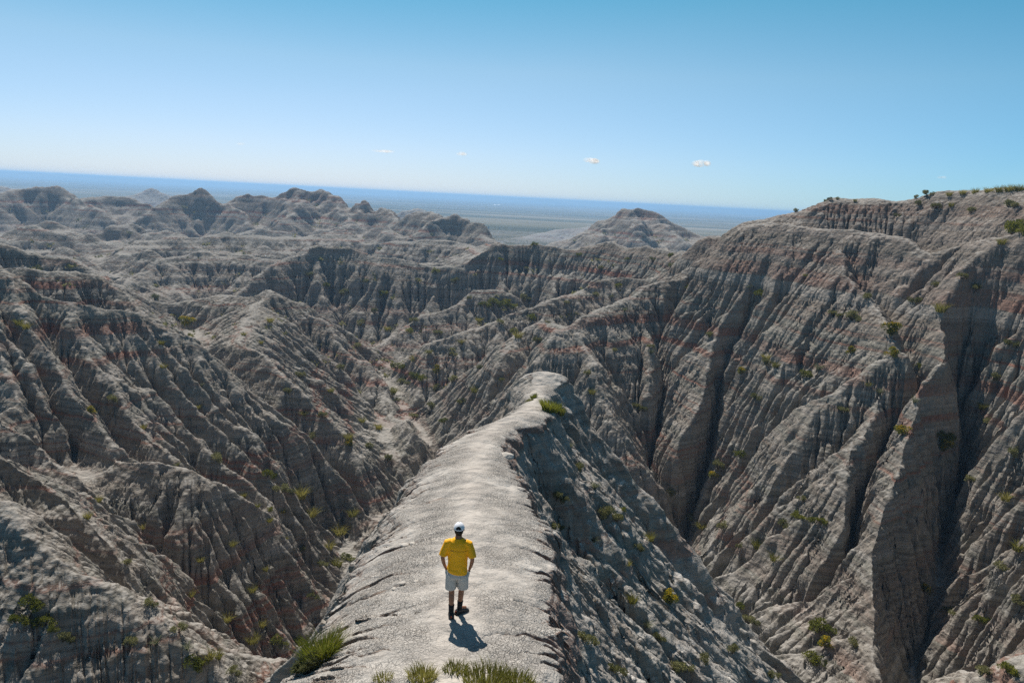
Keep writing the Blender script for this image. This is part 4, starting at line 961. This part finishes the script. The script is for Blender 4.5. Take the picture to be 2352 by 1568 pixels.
    # ---- socks and shoes
    for sgn, an, kn, toe, sock_h in ((-1, Vector((-0.072, -0.05, 0.085)), Vector((-0.088, 0.025, 0.485)), Vector((-0.09, 0.10, 0.035)), 0.245), (1, Vector((0.055, 0.13, 0.105)), Vector((0.080, 0.10, 0.50)), Vector((0.17, 0.24, 0.06)), 0.25)):
        def on(zv):
            t = (zv - an.z) / (kn.z - an.z); return an.lerp(kn, t)
        rg_ = [((an.x, an.y, an.z - 0.03), 0.046, 0.050, None)] + [(tuple(on(zv)), rr_, rr_, None) for zv, rr_ in ((an.z + 0.03, 0.046), (sock_h * 0.75 + 0.02, 0.050), (sock_h, 0.055))]
        v_, f_ = ring_loft(rg_, 16); mesh_obj('sock', v_, f_, M_SOCK, root)
        fd = Vector((toe.x - an.x, toe.y - an.y, 0)).normalized(); sd_ = Vector((fd.y, -fd.x, 0))
        base = Vector((an.x, an.y, 0))
        gz = gpt(root.location.x + an.x, root.location.y + an.y) - root.location.z
        gt = gpt(root.location.x + an.x + fd.x * 0.15, root.location.y + an.y + fd.y * 0.15) - root.location.z
        sections = [(-0.085, 0.030, 0.018), (-0.075, 0.040, 0.060), (-0.03, 0.043, 0.088), (0.02, 0.045, 0.092), (0.07, 0.047, 0.070), (0.13, 0.050, 0.048), (0.175, 0.044, 0.034), (0.20, 0.022, 0.018)]
        Vs = []; Fs = []; n = 14
        for f_, w_, h_ in sections:
            c = base + fd * f_; g0 = gz + (gt - gz) * (f_ / 0.15)
            for k in range(n):
                a = 2 * math.pi * k / n; sx_, sz_ = math.cos(a), math.sin(a)
                Vs.append(c + sd_ * (w_ * math.copysign(abs(sx_) ** 0.7, sx_)) + Vector((0, 0, g0 + 0.022 + h_ * 0.5 * (1 + math.copysign(abs(sz_) ** 0.7, sz_)))))
        for i in range(len(sections) - 1):
            for k in range(n): Fs.append((i * n + k, (i + 1) * n + k, (i + 1) * n + (k + 1) % n, i * n + (k + 1) % n))
        Fs.append(tuple(range(n))); Fs.append(tuple((len(sections) - 1) * n + k for k in range(n - 1, -1, -1)))
        sh = mesh_obj('shoe', Vs, Fs, M_SHOE, root)
        Vs = []; Fs = []
        for f_, w_, h_ in [(-0.092, 0.028, 0)] + sections[1:-1] + [(0.205, 0.022, 0)]:
            c = base + fd * f_; g0 = gz + (gt - gz) * (f_ / 0.15)
            for sx_, zz_ in ((-1, -0.012), (1, -0.012), (1, 0.026), (-1, 0.026)): Vs.append(c + sd_ * (w_ + 0.004) * sx_ + Vector((0, 0, g0 + zz_)))
        m_ = len(Vs) // 4
        for i in range(m_ - 1):
            for k in range(4): Fs.append((i * 4 + k, i * 4 + (k + 1) % 4, i * 4 + 4 + (k + 1) % 4, i * 4 + 4 + k))
        Fs += [(3, 2, 1, 0), tuple((m_ - 1) * 4 + k for k in range(4))]
        mesh_obj('sole', Vs, Fs, M_SOLE, sh, False)
        c = base - fd * 0.088 + Vector((0, 0, gz + 0.055)); Vt = []
        for dx_, dz_ in ((-0.012, -0.02), (0.012, -0.02), (0.010, 0.022), (-0.010, 0.022)):
            Vt += [c + sd_ * dx_ + Vector((0, 0, dz_)), c + sd_ * dx_ + Vector((0, 0, dz_)) + fd * 0.02]
        mesh_obj('heel_tab', Vt, [(0, 2, 4, 6), (1, 7, 5, 3), (0, 1, 3, 2), (2, 3, 5, 4), (4, 5, 7, 6), (6, 7, 1, 0)], M_ACC, sh, False)
    # ---- hair and cap
    Vh, Fh = ring_loft([((0, 0.000, 1.548), 0.050, 0.050, None), ((0, 0.006, 1.585), 0.072, 0.082, None), ((0, 0.016, 1.635), 0.083, 0.098, None), ((0, 0.022, 1.69), 0.080, 0.096, None), ((0, 0.022, 1.735), 0.045, 0.055, None)], 24)
    Vh = [Vector((v.x, min(v.y, 0.055) if v.z < 1.66 else v.y, v.z)) for v in Vh]
    mesh_obj('hair', Vh, Fh, M_HAIR, root)
    cx, cy_, cz, ra, rb, rc = 0.0, 0.022, 1.652, 0.094, 0.112, 0.116
    V = []; F = []; NA, NE = 48, 14
    for e in range(NE + 1):
        el = (math.pi / 2) * e / NE
        for a in range(NA):
            az = 2 * math.pi * a / NA
            V.append(Vector((cx + ra * math.cos(el) * math.sin(az), cy_ + rb * math.cos(el) * math.cos(az), cz + rc * math.sin(el) ** 0.92)))
    for e in range(NE):
        for a in range(NA):
            az = (2 * math.pi * (a + 0.5) / NA); dz = (az - math.pi) / 0.62; de = ((math.pi / 2) * (e + 0.5) / NE) / 0.66
            if dz * dz + de * de < 1.0 and e > 0: continue          # the opening above the strap
            F.append((e * NA + a, e * NA + (a + 1) % NA, (e + 1) * NA + (a + 1) % NA, (e + 1) * NA + a))
    capo = mesh_obj('cap', V, F, M_CAP, root)
    sf = capo.modifiers.new('thick', 'SOLIDIFY'); sf.thickness = 0.004; sf.offset = 1
    # brim to the front
    Vb = []; Fb = []
    for i in range(13):
        a = -1.05 + 2.1 * i / 12
        for rr_, dz in ((1.0, 0.004), (1.0 + 0.62 * math.cos(a * 1.2) ** 0.6, -0.012)):
            Vb.append(Vector((cx + ra * rr_ * math.sin(a) * (1 if rr_ == 1 else 0.86), cy_ + rb * rr_ * math.cos(a), cz + dz)))
    for i in range(12): Fb.append((2 * i, 2 * i + 1, 2 * i + 3, 2 * i + 2))
    br = mesh_obj('brim', Vb, Fb, M_CAP, capo); sf = br.modifiers.new('thick', 'SOLIDIFY'); sf.thickness = 0.005
    # arch seam round the opening, button on top, stitched figure above the opening
    def cap_pt(az, el, off=0.006):
        return Vector((cx + (ra + off) * math.cos(el) * math.sin(az), cy_ + (rb + off) * math.cos(el) * math.cos(az), cz + (rc + off) * math.sin(el) ** 0.92))
    Vs = []; Fs = []
    for i in range(25):
        t = math.pi * i / 24
        for k in (0.98, 1.16): Vs.append(cap_pt(math.pi + 0.64 * k * math.cos(t), max(0.02, 0.67 * k * math.sin(t))))
    for i in range(24): Fs.append((2 * i, 2 * i + 1, 2 * i + 3, 2 * i + 2))
    mesh_obj('seam', Vs, Fs, M_CAPLOGO, capo)
    Vs, Fs = ring_loft([((cx, cy_, cz + rc), 0.010, 0.010, None), ((cx, cy_, cz + rc + 0.008), 0.006, 0.006, None)], 10); mesh_obj('button', Vs, Fs, M_CAPLOGO, capo)
    pts = [(-0.10, 0.86), (0.03, 0.80), (0.09, 0.84), (0.16, 0.78), (0.10, 0.90), (0.06, 0.98), (0.10, 1.06), (0.02, 1.08), (-0.01, 1.0), (-0.10, 0.92), (-0.17, 0.80)]
    Vs = [cap_pt(math.pi - a * 1.3, e, 0.0075) for a, e in pts]; cc = sum(Vs, Vector()) / len(Vs); Vs.append(cc)
    mesh_obj('emblem', Vs, [(i, (i + 1) % len(pts), len(pts)) for i in range(len(pts))], M_CAPLOGO, capo, False)
    # ---- lettering across the back
    from mathutils.bvhtree import BVHTree
    bv = BVHTree.FromPolygons([v.co.copy() for v in shirt.data.vertices], [tuple(q.vertices) for q in shirt.data.polygons])
    for word, x0, sz, nm in (('corr', -0.125, 0.036, 'bold'), ('vissocarmoning.com', -0.052, 0.027, 'thin')):
        cu = bpy.data.curves.new('lettering', 'FONT'); cu.body = word; cu.size = sz; cu.offset = 0.0012 if nm == 'bold' else 0.0
        cu.resolution_u = 3
        to = bpy.data.objects.new('lettering_tmp', cu); COL.objects.link(to)
        dg = bpy.context.evaluated_depsgraph_get(); dg.update()
        me = bpy.data.meshes.new_from_object(to.evaluated_get(dg)); me.name = 'lettering'
        bpy.data.objects.remove(to)
        for v in me.vertices:
            x_, z_ = v.co.x + x0, v.co.y + 1.285
            hitp, nrm, _, _ = bv.ray_cast(Vector((x_, -1.0, z_)), Vector((0, 1, 0)))
            v.co = Vector((x_, (hitp.y if hitp else -0.11) - 0.003, z_))
        me.materials.clear(); me.materials.append(M_INK)
        link(bpy.data.objects.new('lettering', me), shirt)
    return root
hiker()
print('hiker', time.time() - T0)

# ------------------------------------------------------------------ stones and a twig on the crown
M_STONE = simple_mat('pale clay stone', (0.46, 0.43, 0.39), 0.9, 0.12, 12, 0.5, 20)
def stone(u, v, size, label, seed, group=None):
    p, r = hit(u, v); rg = random.Random(seed)
    bm = bmesh.new(); bmesh.ops.create_icosphere(bm, subdivisions=3, radius=0.5)
    for q in bm.verts:
        n_ = float(perlin3(np.array([q.co.x * 2.2 + seed]), np.array([q.co.y * 2.2]), np.array([q.co.z * 2.2]), 7)[0]); n2 = float(perlin3(np.array([q.co.x * 6 + seed]), np.array([q.co.y * 6]), np.array([q.co.z * 6]), 9)[0])
        q.co = q.co * (1 + 0.35 * n_ + 0.10 * n2); q.co.z *= 0.55
    me = bpy.data.meshes.new('boulder'); bm.to_mesh(me); bm.free(); me.materials.append(M_STONE)
    o = link(bpy.data.objects.new('boulder', me)); o.scale = (size * 1.3, size, size); o.location = p + Vector((0, 0, 0.04 * size)); o.rotation_euler = (0, 0, rg.uniform(0, 6))
    tag(o, label, 'rock', group)
stone(1163, 1048, 0.42, 'pale rounded boulder at the edge where the ridge narrows', 1)
G_ = 'clay lumps lying on the pale ridge'
stone(930, 1254, 0.16, 'larger clay lump on the ridge crown ahead of the hiker to the left', 2, G_)
stone(948, 1250, 0.12, 'smaller clay lump touching the larger one left of the hiker', 3, G_)
stone(955, 1335, 0.09, 'small dark clay lump nearest the hiker on his left', 4, G_)
stone(925, 1340, 0.11, 'clay lump a step farther left of the hiker', 5, G_)
stone(905, 1352, 0.08, 'lowest of the little clay lumps left of the hiker', 6, G_)
def twig():
    p, r = hit(952, 1409); V = []; F = []
    for a, L, q in ((0.3, 0.16, 0.006), (1.2, 0.09, 0.004), (-0.5, 0.10, 0.004)):
        d = Vector((math.cos(a), math.sin(a), 0.12)); s_ = Vector((-math.sin(a), math.cos(a), 0)); b0 = len(V)
        for t, w in ((0, q), (0.5, q * 0.8), (1, q * 0.4)):
            c = p + d * L * t + Vector((0, 0, 0.012)); V += [c - s_ * w, c + Vector((0, 0, w)), c + s_ * w]
        for i in range(2):
            for k in range(3): F.append((b0 + 3 * i + k, b0 + 3 * i + (k + 1) % 3, b0 + 3 * i + 3 + (k + 1) % 3, b0 + 3 * i + 3 + k))
    tag(mesh_obj('twig', V, F, M_STEM), 'little forked dry twig lying on cracked mud left of the shadow', 'twig')
twig()

# ------------------------------------------------------------------ far plain: trees and farm sheds
M_FTREE = leaf_mat('far tree leaf', (0.02, 0.035, 0.015), (0.045, 0.07, 0.03), 0.1)
for k_, (u_, v_, hgt, lab) in enumerate([(1096, 520, 7.0, 'tallest lone dark tree on the plain, leftmost of the four'), (1122, 527, 5.0, 'small dark tree on the plain right of the tallest'), (1147, 527, 4.0, 'smallest dark tree on the plain, third from the left'), (1302, 541, 5.0, 'lone dark tree on the plain left of the solitary butte')]):
    x_, y_, z_ = PZ(u_, v_, PLAIN); r_ = math.hypot(x_, y_)
    root = empty('tree', (x_, y_, gpt(x_, y_) if r_ < 1280 else PLAIN + 0.0)); tag(root, lab, 'tree', 'lone trees on the plain')
    V, F, cl = leaves(500, hgt * 0.10, hgt * 0.32, hgt * 1.1, 90 + k_, 10, 1.1)
    mesh_obj('crown', V, F, M_FTREE, root, False)
    V, F = ring_loft([((0, 0, -0.5), hgt * .035, hgt * .035, None), ((0, 0, hgt * 0.6), hgt * .015, hgt * .015, None)], 8); mesh_obj('trunk', V, F, M_STEM, root)
M_WALL = simple_mat('white shed wall', (0.8, 0.8, 0.78), 0.6, 0.04, 1); M_ROOF = simple_mat('pale metal roof', (0.75, 0.74, 0.70), 0.4, 0.05, 1)
def zplain(x, y):
    r = math.hypot(x, y); i = np.interp(math.log(r), np.log(rp), np.arange(len(rp))); j = np.interp(math.atan2(x, y), tp, np.arange(len(tp)))
    return float(ZP[int(round(i)), int(round(j))])
for u_, v_, w_, lab in ((1137, 473, 18, 'left of two tiny white sheds far out on the plain'), (1145, 473, 14, 'right of two tiny white sheds far out on the plain')):
    x_, y_, z_ = PZ(u_, v_, PLAIN); zz_ = zplain(x_, y_)
    root = empty('farm_shed', (x_, y_, zz_)); tag(root, lab, 'shed', 'white farm sheds on the plain')
    a, b, h_ = w_ / 2, 5.0, 5.0
    V = [(-a, -b, -1), (a, -b, -1), (a, b, -1), (-a, b, -1), (-a, -b, h_), (a, -b, h_), (a, b, h_), (-a, b, h_)]
    mesh_obj('wall', V, [(0, 1, 5, 4), (1, 2, 6, 5), (2, 3, 7, 6), (3, 0, 4, 7)], M_WALL, root, False)
    V = [(-a - .4, -b - .5, h_), (a + .4, -b - .5, h_), (a + .4, b + .5, h_), (-a - .4, b + .5, h_), (-a - .4, 0, h_ + 2.5), (a + .4, 0, h_ + 2.5)]
    mesh_obj('roof', V, [(0, 1, 5, 4), (2, 3, 4, 5), (0, 4, 3), (1, 2, 5), (0, 3, 2, 1)], M_ROOF, root, False)

# ------------------------------------------------------------------ small clouds low over the horizon
def cloud_mat(dens):
    t = NT('cloud vapour')
    pos = t.n('ShaderNodeTexCoord').outputs['Object']
    ln = t.n('ShaderNodeVectorMath', {0: pos}, operation='LENGTH').outputs['Value']
    a = t.math('MULTIPLY', t.ramp(ln, [(0.35, 1.0), (1.0, 0.0)]), t.ramp(t.noise(pos, 2.2, 5, 0.6), [(0.30, 0.1), (0.55, 1.0)]))
    d = t.n('ShaderNodeBsdfDiffuse', {'Color': (0.95, 0.93, 0.92, 1)}); tr = t.n('ShaderNodeBsdfTranslucent', {'Color': (0.97, 0.94, 0.93, 1)})
    m1 = t.n('ShaderNodeMixShader', {0: 0.8, 1: d.outputs[0], 2: tr.outputs[0]}); tp_ = t.n('ShaderNodeBsdfTransparent')
    m2 = t.n('ShaderNodeMixShader', {0: t.math('MULTIPLY', a, dens), 1: tp_.outputs[0], 2: m1.outputs[0]}); t.link(m2.outputs[0], t.out.inputs[0])
    return t.mat
M_CLOUDS = [cloud_mat(q) for q in (0.34, 0.28, 0.15, 0.13, 0.04, 0.05)]
for k_, (u_, v_, w_, h_, lab) in enumerate([(1610, 377, 46, 20, 'brightest small white puff of cloud, right of the others'), (1360, 371, 44, 16, 'second brightest small cloud, flat-bottomed, low in the middle sky'),
                                            (1060, 354, 30, 11, 'faint small rounded cloud left of the flat-bottomed one'), (882, 348, 56, 8, 'thin stretched wisp of cloud over the buttes'), (556, 331, 30, 7, 'faintest wisp of cloud, farthest left'), (2163, 408, 22, 7, 'tiny faint cloud just above the massif')]):
    d = ray(u_, v_); k = 22000 / math.hypot(d.x, d.y); c = Vector((0, 0, CAMH)) + d * k; pxm = 22000 / FPX
    rg = random.Random(k_ + 40); bm = bmesh.new()
    for b_ in range(9):
        t_ = rg.uniform(-0.62, 0.62); q = rg.uniform(0.28, 0.5) * (1 - 0.5 * abs(t_))
        mt = Matrix.Translation((t_, rg.uniform(-.3, .3), rg.uniform(-0.1, 0.35) * (1 - abs(t_)))) @ Matrix.Diagonal((q, q, q * 0.95, 1))
        bmesh.ops.create_icosphere(bm, subdivisions=3, radius=1.0, matrix=mt)
    for q in bm.verts:
        n_ = float(perlin3(np.array([q.co.x * 4 + 9 * k_]), np.array([q.co.y * 4]), np.array([q.co.z * 4]), 3)[0]); q.co *= 1 + 0.22 * n_; q.co.z = max(q.co.z, -0.34)
    me = bpy.data.meshes.new('cloud'); bm.to_mesh(me); bm.free(); me.materials.append(M_CLOUDS[k_])
    me.polygons.foreach_set('use_smooth', [True] * len(me.polygons))
    o = link(bpy.data.objects.new('cloud', me)); o.location = c; o.rotation_euler = (0, 0, -math.atan2(d.x, d.y))
    o.scale = (w_ * pxm * 0.55, w_ * pxm * 0.4, h_ * pxm * 0.95); tag(o, lab, 'cloud', 'small clouds low in the sky')
print('done', time.time() - T0)
